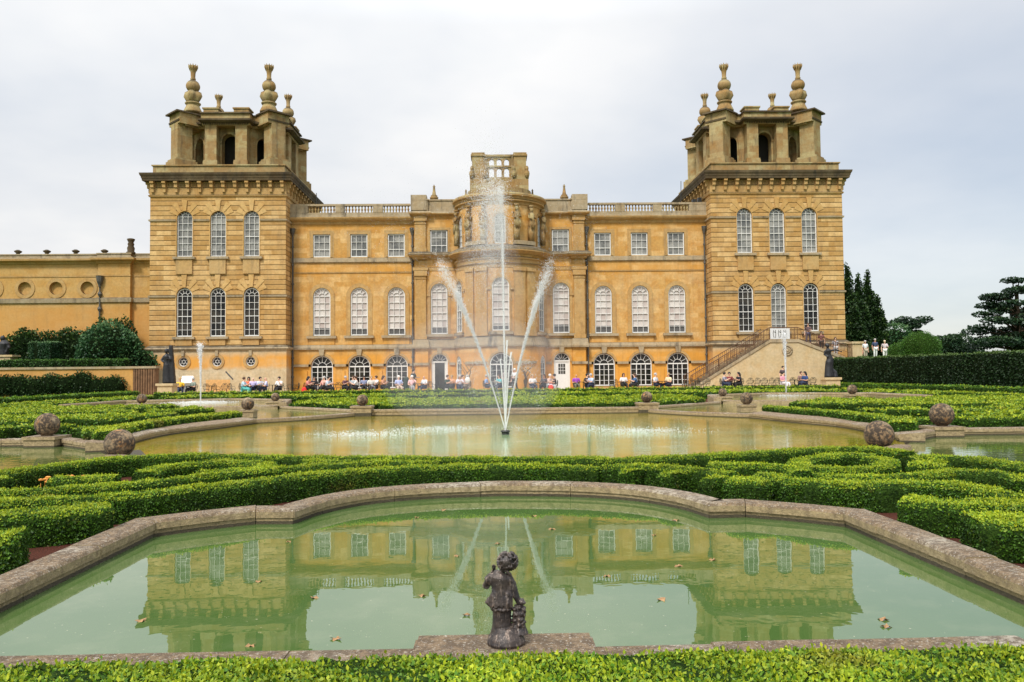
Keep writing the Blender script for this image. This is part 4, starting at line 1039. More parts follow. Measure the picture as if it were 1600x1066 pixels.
ball(-10.35,38.6,.1,.40,.7,.30,'small stone ball at the inner end of the left jet pool')
ball(10.95,38.6,.1,.40,.7,.30,'small stone ball at the inner end of the right jet pool')
ball(-16.0,37.2,.1,.45,1.0,.30,'stone ball on a wide block at the outer end of the left jet pool')
ball(16.6,37.2,.1,.45,.55,.38,'stone ball on a block at the outer end of the right jet pool')

# ================================================================== HEDGES
def leaves(P, Nn, size, jitter=.5, up=.0, width=.55, flat_=0):
    """one rhombic leaf per sample: P positions, Nn surface normals"""
    n = len(P)
    if flat_ > 0:
        tg = rng.normal(0, 1, (n, 3)); tg -= Nn*np.sum(tg*Nn, 1)[:, None]; tg /= np.linalg.norm(tg, axis=1)[:, None]+1e-9
        d = np.where(rng.random((n, 1)) < flat_, tg+Nn*rng.uniform(.1, .7, (n, 1)), Nn+rng.normal(0, jitter, (n, 3)))
    else: d = Nn+rng.normal(0, jitter, (n, 3))
    d[:, 2] += up; d /= np.linalg.norm(d, axis=1)[:, None]+1e-9
    a = rng.normal(0, 1, (n, 3)); 
    if flat_ > 0: a = np.where(rng.random((n, 1)) < flat_, Nn+rng.normal(0, .35, (n, 3)), a)
    s = np.cross(d, a); s /= np.linalg.norm(s, axis=1)[:, None]+1e-9
    sz = size*rng.uniform(.65, 1.35, n)[:, None]
    base = P-d*sz*.25
    V = np.stack([base, base+d*sz*.5+s*sz*width*.5, base+d*sz, base+d*sz*.5-s*sz*width*.5], 1).reshape(-1, 3)
    F = np.arange(4*n).reshape(n, 4); return V, F
def ribbon_core(path, w, h, closed, z0, amp):
    P = np.array(path); n = len(P)
    T = (np.roll(P, -1, 0)-np.roll(P, 1, 0)) if closed else np.gradient(P, axis=0)
    T /= np.linalg.norm(T, axis=1)[:, None]+1e-9; Nn = np.stack([T[:, 1], -T[:, 0]], 1)
    r = min(.05, w*.2)
    prof = [(-w/2*.96, 0), (-w/2, h*.5), (-w/2, h-r), (-w/2+r, h), (0, h+.004), (w/2-r, h), (w/2, h-r), (w/2, h*.5), (w/2*.96, 0)]
    K = len(prof); V = np.zeros((n, K, 3))
    for k, (o, z) in enumerate(prof): V[:, k, :2] = P+Nn*o; V[:, k, 2] = z0+z
    V += rng.normal(0, amp, V.shape)
    idx = np.arange(n if closed else n-1); F = []
    for k in range(K-1):
        a = idx*K+k; b = ((idx+1) % n)*K+k; F.append(np.stack([a, b, b+1, a+1], 1))
    F = np.concatenate(F); V = V.reshape(-1, 3)
    if not closed:
        cap = []
        for e in (0, n-1):
            q = [e*K+k for k in range(K)]
            for k in range(K//2): cap.append((q[k], q[k+1], q[K-2-k], q[K-1-k]) if e == 0 else (q[K-1-k], q[K-2-k], q[k+1], q[k]))
        F = np.concatenate([F, np.array([c for c in cap if len(set(c)) == 4])])
    return V, F
def sample_faces(V, F, dens_):
    A = V[F[:, 0]]; B_ = V[F[:, 1]]; C_ = V[F[:, 2]]; D = V[F[:, 3]]
    nrm = np.cross(C_-A, D-B_); ar = np.linalg.norm(nrm, axis=1)/2; nrm /= (2*ar[:, None]+1e-12)
    N_ = rng.poisson(ar*dens_); i = np.repeat(np.arange(len(F)), N_); u = rng.random(len(i))[:, None]; v = rng.random(len(i))[:, None]
    P = A[i]*(1-u)*(1-v)+B_[i]*u*(1-v)+C_[i]*u*v+D[i]*(1-u)*v
    return P, nrm[i]
HEDGE_N = 0
def hedge(paths, w, h, leaf, dens_, label=None, group=None, name='box_hedge', cat='hedge', z0=0., mat='box', core='boxcore', top=.74, side=.20, amp=None, closed=False, kind=None, parent=None, shoots=True):
    """clipped hedge: every path is a run of the same plant mass"""
    VV, FF, TT, MM = [], [], [], []; off = 0
    if not isinstance(paths[0][0], (tuple, list)): paths = [paths]
    for path in paths:
        ww = w
        V, F = ribbon_core(path, ww, h, closed, z0, leaf*.25 if amp is None else amp)
        # normals outward check: top faces must look up
        P, Nn = sample_faces(V, F, dens_)
        flip = np.sum(Nn[:, 2]) < 0
        if flip: F = F[:, ::-1]; Nn = -Nn
        lump = np.sin(P[:, 0]*7+np.sin(P[:, 1]*5)*2)*np.cos(P[:, 1]*6.3+P[:, 0]*2.1)
        P = P+Nn*(lump[:, None]*leaf*.6+rng.uniform(-.35, .5, (len(P), 1))*leaf)
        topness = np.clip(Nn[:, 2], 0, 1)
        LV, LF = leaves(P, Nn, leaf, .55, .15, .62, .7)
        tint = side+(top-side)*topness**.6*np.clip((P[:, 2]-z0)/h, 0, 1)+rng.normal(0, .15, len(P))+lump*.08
        if shoots:     # fresh upright shoots standing proud of the clipped top
            k = np.nonzero((topness > .6) & (rng.random(len(P)) < .06))[0]
            SP = P[k]+np.array([0, 0, 1])*leaf*rng.uniform(.3, 1.1, (len(k), 1)); SV, SF = leaves(SP, np.tile([0, 0, 1.], (len(k), 1)), leaf*1.0, .35)
            LF = np.concatenate([LF, SF+len(LV)]); LV = np.concatenate([LV, SV]); tint = np.concatenate([tint, tint[k]+.15])
        VV += [V, LV]; FF += [F+off, LF+off+len(V)]; off += len(V)+len(LV)
        TT += [np.zeros(len(F)), np.clip(tint, 0, 1)]; MM += [np.zeros(len(F)), np.ones(len(LF))]
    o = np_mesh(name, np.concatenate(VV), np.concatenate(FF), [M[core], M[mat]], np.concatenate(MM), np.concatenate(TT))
    if label: tag(o, label, cat, group, kind)
    if parent: o.parent = parent
    return o
FR = 'clipped hedges of the front parterre'
q = smooth
H0 = .305
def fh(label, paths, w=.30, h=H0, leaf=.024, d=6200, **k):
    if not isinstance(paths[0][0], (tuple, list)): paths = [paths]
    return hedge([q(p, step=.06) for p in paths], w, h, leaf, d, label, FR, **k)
hedge([line((-3.6,3.50),(3.6,3.50),.05)+[(3.6,3.50)]], .80, .27, .023, 9800, 'freshly shooting box hedge along the bottom edge, in front of the pond', FR, top=.66, side=.2)
# left half
fh('long box hedge wrapping the left side and far end of the near pond', [(-8.0,9.0),(-6.6,8.7),(-5.5,8.78),(-4.67,8.93),(-4.08,9.18),(-3.55,9.62),(-3.08,10.06),(-2.53,10.70),(-1.87,11.20),(-1.10,11.45),(-.12,11.58),(.69,11.52)], .34, .30)
fh('squared box block end pointing at the left corner of the near pond', [(-8.5,7.5),(-6.2,7.62),(-5.15,7.72),(-4.5,7.98),(-3.88,8.32)], .46)
fh('nearest box block, cut off by the left edge of the picture', [(-8,6.5),(-5.2,6.62),(-3.98,6.92)], .50)
fh('second S-shaped box run behind the long left hedge', [(-9.0,9.6),(-7.2,9.4),(-6.05,9.49),(-5.2,9.70),(-4.5,10.05),(-4.04,10.50),(-3.6,11.05),(-2.9,11.6),(-2.0,12.0)], .30)
fh('short inner box bar just below the orange flowers', [(-5.75,10.75),(-5.35,10.72),(-4.95,10.78)], .30)
fh('box ring with a squared end in the left half', [(-4.75,11.15),(-4.85,11.75),(-4.5,12.3),(-3.9,12.45),(-3.35,12.0),(-3.5,11.45),(-4.0,11.15)], .32)
fh('far left box run edging the main pool water', [(-6.9,11.3),(-6.45,12.3),(-6.0,13.3),(-5.1,13.6),(-4.0,13.3),(-2.76,12.95),(-1.74,12.81),(-.72,12.6),(.74,12.4),(1.69,12.3)], .30)
fh('outer box run beside the left side pond', [(-9.6,11.2),(-8.2,11.35),(-7.0,11.0),(-6.3,10.6)], .30)
fh('small curl of box between the left ring and the long hedge', [(-2.9,12.35),(-2.2,12.3),(-1.4,12.1),(-.8,12.0)], .26)
# right half
fh('box run ending beside the centre of the near pond rim', [(.62,11.55),(1.05,11.46),(1.46,11.30)], .30, .28)
fh('first small rounded box block right of the centre, behind the pond rim', [(1.84,11.12),(1.92,10.98)], .36, .27)
fh('second small rounded box block behind the pond rim', [(2.28,10.72),(2.38,10.52)], .34, .27)
fh('third box block, joined into the curled run behind it', [(2.72,10.18),(2.78,10.02)], .38, .27)
fh('lumpy box clump at the notch of the near pond on its right side', [(2.92,9.95),(3.08,9.80),(3.22,9.84)], .42, .28)
fh('curled box run behind the small blocks', [(1.5,11.35),(1.95,11.22),(2.45,11.05),(2.80,10.65),(3.0,10.25)], .26)
fh('long back box hedge edging the main pool on the right', [(1.2,12.3),(1.8,12.12),(2.75,12.38),(3.85,12.76),(5.05,13.26),(5.9,13.5),(6.38,13.2),(6.46,12.6)], .30)
fh('round box spiral with a square-cut end in the right half', [(5.55,11.95),(5.62,11.5),(5.12,10.82),(4.55,10.66),(4.24,10.95),(4.34,11.55),(4.78,12.04),(5.42,12.48),(5.85,12.35)], .30)
fh('linking box scroll between the back hedge and the long right hedge', [(3.0,11.4),(3.4,11.2),(3.8,11.15),(4.05,10.8),(3.95,10.35)], .28)
fh('long box hedge wrapping the right side of the near pond', [(3.42,10.25),(3.58,9.66),(3.90,9.30),(4.40,9.18),(4.97,9.24),(5.25,8.90),(5.30,8.30),(5.6,7.85),(6.4,7.7),(7.6,7.8)], .34)
fh('middle S-shaped box run in the right half', [(3.98,10.0),(4.35,9.84),(4.9,9.86),(5.42,10.05),(5.95,10.25),(6.30,9.95),(6.35,9.3),(6.9,8.8),(8,8.7)], .28)
fh('short box curl beside the square-cut spiral end', [(6.1,10.85),(5.8,11.0),(6.0,11.25),(6.3,11.15)], .24)
fh('outer box run beside the right side pond', [(6.10,11.85),(6.5,11.95),(6.95,11.7),(7.05,10.9),(7.1,10.2),(7.9,9.8),(9,9.8)], .28)
fh('squared box block end pointing at the right corner of the near pond', [(4.12,8.10),(4.42,7.86),(4.9,7.72),(5.7,7.6),(6.5,7.2)], .52)
fh('nearest box block, cut off by the right edge of the picture', [(4.13,6.98),(4.7,6.84),(5.6,6.7),(7,6.7)], .66)
m = MB()
rr = random.Random(3)
for k in range(70): 
    a = rr.uniform(0, 2*PI); d_ = rr.uniform(0, .4); m.ell((-6.05+1.1*d_*math.cos(a), 11.7+.5*d_*math.sin(a), .10+rr.uniform(0, .10)), (.035,.035,.02), 5, 3)
    m.tube([(-6.05+1.1*d_*math.cos(a), 11.7+.5*d_*math.sin(a), 0), (-6.05+1.1*d_*math.cos(a), 11.7+.5*d_*math.sin(a), .12)], .006, 3)
o = m.build('flower_clump', M['flower']); tag(o, 'clump of orange flowers among the left hedges', 'flowers', kind='stuff')

# farther parterres: coarser leaves
def mh(label, paths, w=.32, h=.32, leaf=.06, d=650, step=.2, **k):
    if not isinstance(paths[0][0], (tuple, list)): paths = [paths]
    return hedge([q(p, step=step) for p in paths], w, h, leaf, d, label, shoots=False, **k)
arc_r = [(9.6,18.9),(10.25,20.3),(10.5,22.8),(10.35,25.0),(9.9,27.4),(9.8,28.6)]
mh('thick curved hedge along the right-hand shore of the main pool', [arc_r], .55, .34, .05, 1100)
mh('thick curved hedge with rusty patches along the left-hand shore of the main pool', [mir(arc_r)], .55, .34, .05, 1100, top=.85, side=.5)
def scrolls(x0, x1, y0, y1, seed, n, w=.34, excl=None):
    r_ = random.Random(seed); out = []
    ok = lambda p: x0 < p[0] < x1 and y0 < p[1] < y1 and not (excl and excl(p))
    for i in range(n):
        cx, cy = r_.uniform(x0, x1), r_.uniform(y0, y1); rad = r_.uniform(.7, 1.9); a0 = r_.uniform(0, 2*PI); sp = r_.uniform(1.5, 4.5); k = max(8, int(rad*sp/.25))
        run = []
        for j in range(k+1):
            a = a0+sp*j/k; r2 = rad*(1-.35*j/k); p = (cx+1.5*r2*math.cos(a), cy+r2*math.sin(a))
            if ok(p): run.append(p)
            else:
                if len(run) > 4: out.append(run)
                run = []
        if len(run) > 4: out.append(run)
    return out
def par(label, x0, x1, y0, y1, seed, n, leaf=.08, d=330, w=.5, excl=None, h=.31):
    return hedge(scrolls(x0, x1, y0, y1, seed, n, excl=excl), w, h, leaf, d, label, 'scrollwork parterres of low box', shoots=False, name='parterre_hedge', cat='parterre')
par('low box scrollwork behind the right side pond', 11.8, 24, 20.5, 27.9, 1, 30, excl=lambda p: math.dist(p, (GX, 23)) < 11.2)
par('low box scrollwork behind the left side pond', -23.5, -11.1, 20.8, 28.8, 2, 30, excl=lambda p: math.dist(p, (GX, 23)) < 11.2)
par('low box scrollwork between right kerb and jet pool', 11.0, 22.2, 29.0, 37.2, 3, 42, excl=lambda p: p[1] > 29+(p[0]-9.6)*1.5 and p[0] < 16.5)
par('low box scrollwork between left kerb and jet pool', -21.8, -10.3, 29.9, 37.2, 4, 42, excl=lambda p: p[1] > 29+(8.9+1*(-p[0]-17.8))*1.5-0 and False or (p[0] > -15.8 and p[1] > 29+(-p[0]-8.9)*1.5))
par('far right box scrollwork beyond the jet pool', 21.3, 23.5, 30, 50, 5, 16, .1, 200)
par('far left box scrollwork beyond the jet pool', -23.0, -20.6, 30, 50, 6, 16, .1, 200)
cx_l = lambda p: abs(p[0]-GX) > 5.6+(p[1]-33)*.85
par('wide flat box scrollwork between the main pool and the terrace', -9.5, 10.2, 34.6, 44.6, 7, 90, .1, 230, w=.6, excl=cx_l)
par('farthest box scrollwork just in front of the terrace', -20, 21, 46.2, 51.0, 8, 70, .12, 150, w=.6, h=.38)
mh('straight box hedge behind the far rim of the main pool', [(-4.7,33.7),(0,33.7),(5.5,33.7)], .5, .33, .07, 600)
mh('straight front hedge of the left middle parterre', [(-24,30.3),(-18,30.3),(-13.2,30.3)], .45, .33, .07, 500)
mh('straight front hedge of the right middle parterre', [(14.6,29.3),(19,29.3),(24,29.3)], .45, .33, .07, 500)
mh('dark front hedge of the left parterre, beside the ball on its block', [(-24,21.0),(-18,21.0),(-12.4,21.0)], .45, .33, .06, 700)
mh('dark front hedge of the right parterre, beside the ball on its block', [(11.9,20.6),(18,20.5),(24,20.4)], .45, .33, .06, 700)
mh('low hedge joining the left pale ball block to the curved hedge', [(-10.6,21.0),(-10.0,20.4),(-9.5,19.6)], .45, .33, .06, 700)
mh('low hedge joining the right ball block to the curved hedge', [(11.7,20.5),(11.0,20.9),(10.5,20.6)], .45, .33, .06, 700)
mh('last straight box hedge below the terrace tables', [(-21.5,52.0),(0,52.0),(22.5,52.0)], .6, .55, .11, 190, step=.6)
mh('inner straight hedge line on the right, lower of the two', [(22.8,53.5),(23.8,46),(24.8,38),(25.8,30)], .6, .36, .09, 300, step=.4)
mh('inner straight hedge line on the left, lower of the two', [(-22.0,53.5),(-22.8,46),(-23.4,38),(-24.4,30)], .6, .36, .09, 300, step=.4)
mh('outer straight hedge line on the right below the tall dark hedge', [(27.2,65),(27.3,54),(27.4,43),(27.6,30)], .7, .56, .10, 260, step=.4, top=.5, side=.2)
mh('outer straight hedge line on the left below the retaining wall', [(-26.4,60),(-26.2,54),(-26.0,43),(-26,30)], .7, .52, .10, 260, step=.4, top=.5, side=.2)
mh('low hedge at the foot of the staircase wall', [(16.9,62.6),(21,62.6),(25.5,62.6)], .5, .42, .10, 260, top=.2, side=.05)
hedge([line((27.95,65.5),(30.6,40),.5)], 1.6, 2.48, .12, 260, 'tall dark clipped yew hedge along the right side', name='yew_hedge', mat='yew', core='yewcore', top=.95, side=.14, shoots=False)

# ================================================================== STAIRCASE in front of the right tower
sc = empty('stone_staircase', (.61, 65.4, .2)); tag(sc, 'double stone staircase with rusty iron railings against the right tower', 'staircase')
m = MB()   # local: x from the palace axis, front plane y = 0
prof = [(15.6, 0), (21.9, 3.75), (24.25, 3.75), (28.6, 2.05), (28.6, 0)]
m.add([(x, 0, z) for x, z in prof]+[(x, 1.1, z) for x, z in prof], [(0,4,3,2,1), (5,6,7,8,9), (0,5,9,4), (4,9,8,3), (2,3,8,7), (1,2,7,6), (0,1,6,5)])
m.build('stair_wall', M['stair'], sc)
m = MB(); n = 22
for i in range(n):
    x = 15.2+(21.7-15.2)*i/n; z = 3.82*(i+1)/n; m.box(x, 21.9, .12, 1.7, z-3.82/n-.02, z+.001*i)
for i in range(9):
    x = 24.25+4.4*i/9; m.box(x-.02, x+.52, .12, 1.7, .2, 3.8-1.75*(i+1)/9)
m.box(21.8, 24.35, .12, 1.7, 3.5, 3.83); m.build('steps', M['grey'], sc)
m = MB()
def slab(a, b, th): m.add([(a[0],-.08,a[1]),(b[0],-.08,b[1]),(b[0],-.08,b[1]-th),(a[0],-.08,a[1]-th),(a[0],.35,a[1]),(b[0],.35,b[1]),(b[0],.35,b[1]-th),(a[0],.35,a[1]-th)], [(3,2,1,0),(4,5,6,7),(0,1,5,4),(2,3,7,6),(0,4,7,3),(1,2,6,5)])
slab((15.5,.14), (21.9,3.95), .24); slab((21.904,3.95), (24.246,3.95), .24); slab((24.25,3.95), (28.6,2.25), .24)
m.build('stair_string', M['grey'], sc)
m = MB()
def rail(a, b, n):
    for dz, r_ in ((.98, .035), (.12, .018), (.5, .014)): m.tube([(a[0],.05,a[1]+dz), (b[0],.05,b[1]+dz)], r_, 5)
    for i in range(n+1): t = i/n; x = a[0]+(b[0]-a[0])*t; z = a[1]+(b[1]-a[1])*t; m.tube([(x,.05,z), (x,.05,z+.98)], .016 if i % 6 else .03, 4)
rail((15.4,.1), (21.9,3.95), 52); rail((21.9,3.95), (24.2,3.95), 20); rail((24.2,3.95), (28.6,2.25), 34); m.build('railing', M['rail'], sc)
m = MB()
rail((15.2,.1), (21.7,3.9), 40)
for v in range(len(m.v)): m.v[v] = (m.v[v][0], m.v[v][1]+1.5, m.v[v][2])
m.build('railing', M['rail'], sc)
m = MB(); m.box(21.95, 23.55, -.02, .0, 3.98, 4.85)
o = m.build('banner', M['banner'], sc)
m2 = MB()
rr = random.Random(5)
for k in range(3):       # grey figure drawings printed on the cloth
    x = 22.3+.42*k; m2.tube([(x-.07,-.03,4.72),(x-.12,-.03,4.45),(x-.05,-.03,4.08)], .022, 4); m2.tube([(x+.07,-.03,4.72),(x+.10,-.03,4.4),(x+.06,-.03,4.08)], .022, 4); m2.tube([(x-.06,-.03,4.6),(x+.07,-.03,4.5)], .018, 4)
m2.build('banner_print', M['lead'], o)
m = MB(); nn = 24      # carved round medallion below the landing
band2(m, arcpts(23.3, 3.05, .33, 0, 2*PI, nn), arcpts(23.3, 3.05, .44, 0, 2*PI, nn), flat(0), -.08, .02)
for k in range(9): a = 2*PI*k/9; m.ell((23.3+.2*math.cos(a), -.03, 3.05+.2*math.sin(a)), (.09,.06,.09), 7, 5)
m.ell((23.3,-.05,3.05), (.13,.08,.16), 8, 6); m.build('medallion', M['grey'], sc, smooth=True)
m = MB(); m.box(28.7, 29.5, .0, .8, .0, 3.55); m.box(28.6, 29.6, -.1, .9, 3.55, 3.72); o = m.build('gate_pier', M['stair'], loc=(.61, 65.4, .2)); tag(o, 'pale stone pier closing the right end of the staircase', 'pier')

# ================================================================== LEFT RETAINING WALL, fence, shrubs
m = MB(); m.box(-60, -27.35, 62.0, 62.6, 0, 2.25); m.build('x', M['lowwall']); o = bpy.data.objects[-1] if False else None
rw = bpy.data.objects['x']; rw.name = 'retaining_wall'; tag(rw, 'honey stone retaining wall under the left lawn, hung with climbers', 'wall')
m = MB(); m.box(-60, -25.6, 61.9, 62.75, 2.252, 2.42); m.build('wall_cap', M['grey'], rw)
m = MB(); m.box(-27.35, -25.65, 62.02, 62.6, 0, 2.25)
for k in range(9): m.box(-27.3+.185*k, -27.19+.185*k, 61.95, 62.018, .3, 2.2)
o = m.build('plank_gate', plain('brown weathered boards', (.16, .085, .04), .85, var=.35, scale=3)); tag(o, 'brown boarded gate between retaining wall and left tower', 'gate')
def blob(name, label, cat, blobs, leaf, n, mat, core, group=None, clip=None, tintf=None, parent=None, solid=.86):
    """foliage mass: leaf clumps over a set of ellipsoids (x,y,z, rx,ry,rz)"""
    VV, FF, TT, MM = [], [], [], []; off = 0
    tot = sum((b[3]*b[4]+b[3]*b[5]+b[4]*b[5]) for b in blobs)
    for b in blobs:
        c = np.array(b[:3]); r = np.array(b[3:6]); k = max(30, int(n*(b[3]*b[4]+b[3]*b[5]+b[4]*b[5])/tot))
        mb_ = MB(); mb_.ell(c, r*solid, 10, 8); V = np.array(mb_.v); F = np.array(mb_.f)
        d = rng.normal(0, 1, (k, 3)); d /= np.linalg.norm(d, axis=1)[:, None]
        ph = rng.uniform(0, 6.28, 3); lump = np.sin(d[:, 0]*6+ph[0])*np.sin(d[:, 1]*6+ph[1])+np.sin(d[:, 2]*7+ph[2])*.6
        P = c+d*r*(1+.07*lump[:, None]+rng.normal(0, .05, (k, 1)))
        if clip is not None: keep = clip(P); P, d, lump = P[keep], d[keep], lump[keep]
        LV, LF = leaves(P, d, leaf, .7, .1, .7)
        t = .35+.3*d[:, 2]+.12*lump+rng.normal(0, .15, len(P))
        VV += [V, LV]; FF += [F+off, LF+off+len(V)]; off += len(V)+len(LV); TT += [np.zeros(len(F)), np.clip(t, 0, 1)]; MM += [np.zeros(len(F)), np.ones(len(LF))]
    o = np_mesh(name, np.concatenate(VV), np.concatenate(FF), [M[core], M[mat]], np.concatenate(MM), np.concatenate(TT))
    if label: tag(o, label, cat, group)
    if parent: o.parent = parent
    return o
rr = random.Random(9)
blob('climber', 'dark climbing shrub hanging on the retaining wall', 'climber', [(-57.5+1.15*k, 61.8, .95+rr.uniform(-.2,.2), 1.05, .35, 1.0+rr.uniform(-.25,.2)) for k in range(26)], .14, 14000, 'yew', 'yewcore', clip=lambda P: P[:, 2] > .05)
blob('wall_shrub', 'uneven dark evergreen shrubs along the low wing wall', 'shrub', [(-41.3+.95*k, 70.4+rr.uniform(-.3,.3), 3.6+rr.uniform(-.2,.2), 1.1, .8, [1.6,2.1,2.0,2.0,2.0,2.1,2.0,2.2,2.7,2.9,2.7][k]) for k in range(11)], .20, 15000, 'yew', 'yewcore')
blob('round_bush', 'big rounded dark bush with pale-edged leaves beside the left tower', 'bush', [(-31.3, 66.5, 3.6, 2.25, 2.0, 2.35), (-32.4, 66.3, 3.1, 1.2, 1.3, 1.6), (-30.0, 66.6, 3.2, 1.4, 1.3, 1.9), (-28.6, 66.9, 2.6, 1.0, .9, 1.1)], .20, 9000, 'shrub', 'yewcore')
hedge([(-36.5,65.2),(-34.8,65.2)], 1.6, 2.2, .11, 420, 'dark clipped cube of yew on the left lawn', name='topiary_cube', cat='topiary', mat='shrub', core='yewcore', z0=2.2, shoots=False, top=.7, side=.2)
hedge([line((-60,63.6),(-28.4,63.6),.5)+[(-28.4,63.6)]], .8, .75, .12, 260, 'long clipped dark green hedge on top of the retaining wall', name='yew_hedge', mat='topiary', core='yewcore', z0=2.2, shoots=False, top=.55, side=.05)
m = MB(); m.box(-39.9, -37.9, 64.3, 65.3, 2.2, 3.3); m.box(-40.1, -37.7, 64.2, 65.4, 3.3, 3.45); o = m.build('stone_plinth', M['stair']); tag(o, 'pale stone plinth at the left edge under a small dark statue', 'plinth')

def at(px, Y):      # plan position along a surveyed bearing
    return Y*math.tan(math.atan((px-799.5)/1264)+yaw)

# ================================================================== STATUES
def sculpt(name, mb_, mat, voxel, parent=None, loc=None, disp=0):
    o = mb_.build(name, mat, parent, smooth=True, loc=loc)
    r_ = o.modifiers.new('join', 'REMESH'); r_.mode = 'VOXEL'; r_.voxel_size = voxel; r_.use_smooth_shade = True
    if disp:
        tx = bpy.data.textures.new('rough', 'CLOUDS'); tx.noise_scale = voxel*5; d = o.modifiers.new('rough', 'DISPLACE'); d.texture = tx; d.strength = disp; d.mid_level = .5
    return o
# small boy, seen from behind (local metres, z up from the slab)
c = MB(); k_ = .00073
def cp(x, y, d=0): return ((x-640)*k_, d, (880-y)*k_)
c.lathe([(.0,0),(.112,.0),(.118,.018),(.108,.045),(.090,.075),(.075,.105),(.0,.12)], -.002, .0, 0, 28)
c.tube([cp(606,800), cp(604,740), cp(603,680), cp(605,620), cp(605,575)], [.076,.061,.056,.057,.062], 22)
for i in range(26): a = 2*PI*i/26; c.ell((cp(605,578)[0]+.062*math.cos(a), .062*math.sin(a), cp(0,578+6*math.sin(i*2.3))[2]), (.011,.011,.010), 6, 5)
c.tube([cp(600,600), cp(597,540), cp(598,480), cp(597,430), cp(593,370), cp(592,325), cp(605,290), cp(618,268)], [.058,.064,.060,.055,.057,.058,.044,.026], 20)
c.ell(cp(535,345), (.034,.036,.040), 12, 8); c.ell(cp(655,350), (.034,.036,.042), 12, 8)
rr = random.Random(2)
for i in range(15):      # tunic folds
    x0_ = 505+i*12.5; dd_ = -.052*math.sqrt(max(.05, 1-((x0_-597)/105)**2))
    c.tube([cp(540+(x0_-505)*.62, 380+rr.uniform(-25,35), dd_*.9), cp(x0_+rr.uniform(-8,8), 470, dd_*1.05), cp(x0_+(x0_-597)*.10, 560+rr.uniform(-16,10), dd_*1.25)], [.005,.008,.006], 6)
c.tube([cp(512,500,.0), cp(498,530,.0), cp(520,560,.0)], [.02,.026,.016], 9); c.ell(cp(650,460,-.045), (.016,.012,.020), 8, 6); c.tube([cp(640,470,-.05), cp(655,520,-.06), cp(648,560,-.06)], [.010,.012,.006], 6)
c.tube([cp(530,320), cp(492,350,.005), cp(476,398,.01), cp(500,390,.06), cp(535,310,.075), cp(545,270,.06)], [.030,.027,.024,.020,.016,.013], 12)     # raised left arm
c.ell(cp(540,262,.055), (.012,.010,.014), 8, 6)
for i, (dx_, dz_) in enumerate(((-12,-14),(-4,-18),(5,-17),(13,-12))): c.tube([cp(540,262,.055), cp(540+dx_,262+dz_,.05), cp(541+dx_*1.1,262+dz_*1.4,.045)], [.006,.005,.004], 5)
c.tube([cp(541,262,.055), cp(556,258,.052), cp(560,250,.05)], [.006,.005,.004], 5)
c.tube([cp(655,335), cp(688,385), cp(706,440,-.005), cp(728,495,-.01), cp(752,545,-.01)], [.032,.029,.025,.020,.015], 12)                                  # lowered right arm
c.ell(cp(757,552,-.01), (.014,.012,.014), 8, 6)
for i, dz_ in enumerate((-10,-2,6,13)): c.tube([cp(758,552+dz_*.5,-.012), cp(776,552+dz_,-.02), cp(782,560+dz_,-.014)], [.006,.0055,.004], 5)
c.tube([cp(750,556,-.015), cp(748,572,-.024), cp(754,582,-.026)], [.006,.005,.004], 5)
c.tube([cp(625,275), cp(632,245)], [.026,.024], 10)
c.ell(cp(645,196,.0), (.050,.052,.053), 18, 12); c.ell(cp(697,180,.02), (.026,.034,.036), 12, 8)
for i in range(170):     # curls and wreath
    th = rr.uniform(0, 2*PI); ph = rr.uniform(-.9, 1.2)
    x_, z_ = .053*math.cos(th)*math.cos(ph), .054*math.sin(ph); y_ = .053*math.sin(th)*math.cos(ph)
    if y_ < -.045 and abs(x_+.014) < .018 and abs(z_) < .02: continue
    c.ell((cp(650,190)[0]+x_+(.012 if x_ > 0 else 0), y_, cp(0,190)[2]+z_), (.008,.008,.0075), 6, 5)
for i in range(26):
    a = 2*PI*i/26; c.ell((cp(655,185)[0]+.060*math.cos(a), -.02+.01*math.sin(3*a), cp(0,192)[2]+.054*math.sin(a)), (.009,.008,.008), 6, 5)
for i in range(6): c.ell(cp(640+i*8, 262+i*7, -.03), (.008,.008,.011), 6, 5)
c.tube([cp(745,790), cp(748,740), cp(745,690), cp(742,640), cp(742,590), cp(752,552)], [.060,.040,.038,.036,.030,.018], 14)    # little beast rearing at his side
for i in range(60): a = rr.uniform(0, 2*PI); zz = rr.uniform(560, 740); c.ell((cp(745,zz)[0]+.036*math.cos(a), .036*math.sin(a), cp(0,zz)[2]), (.012,.012,.010), 6, 5)
c.ell(cp(768,530,-.01), (.022,.026,.018), 10, 7); c.ell(cp(757,514,0), (.008,.006,.014), 6, 5); c.ell(cp(780,516,0), (.008,.006,.012), 6, 5); c.ell(cp(788,534,-.02), (.014,.016,.011), 8, 6)
boy = sculpt('boy_statue', c, M['bronze'], .0034, loc=(.055, 4.47, .128), disp=.003)
boy.scale = (.90, .90, .89)
tag(boy, 'small dark lead statue of a curly-haired boy seen from behind on the pond edge', 'statue')
def pedestal(x, y, w_, h_, label):
    m = MB(); m.box(-w_/2, w_/2, -w_/2, w_/2, 0, h_-.16); m.box(-w_/2-.09, w_/2+.09, -w_/2-.09, w_/2+.09, h_-.158, h_); m.box(-w_/2-.08, w_/2+.08, -w_/2-.08, w_/2+.08, 0.0, .12)
    o = m.build('statue_pedestal', M['stair'], loc=(x, y, .15)); tag(o, label, 'pedestal')
pedestal(at(261,56), 56, .98, 1.0, 'square stone pedestal under the dark statue on the left'); pedestal(at(1295.5,56), 56, .98, .95, 'square stone pedestal under the dark statue on the right')
c = MB()     # draped woman leaning against a tall dark slab
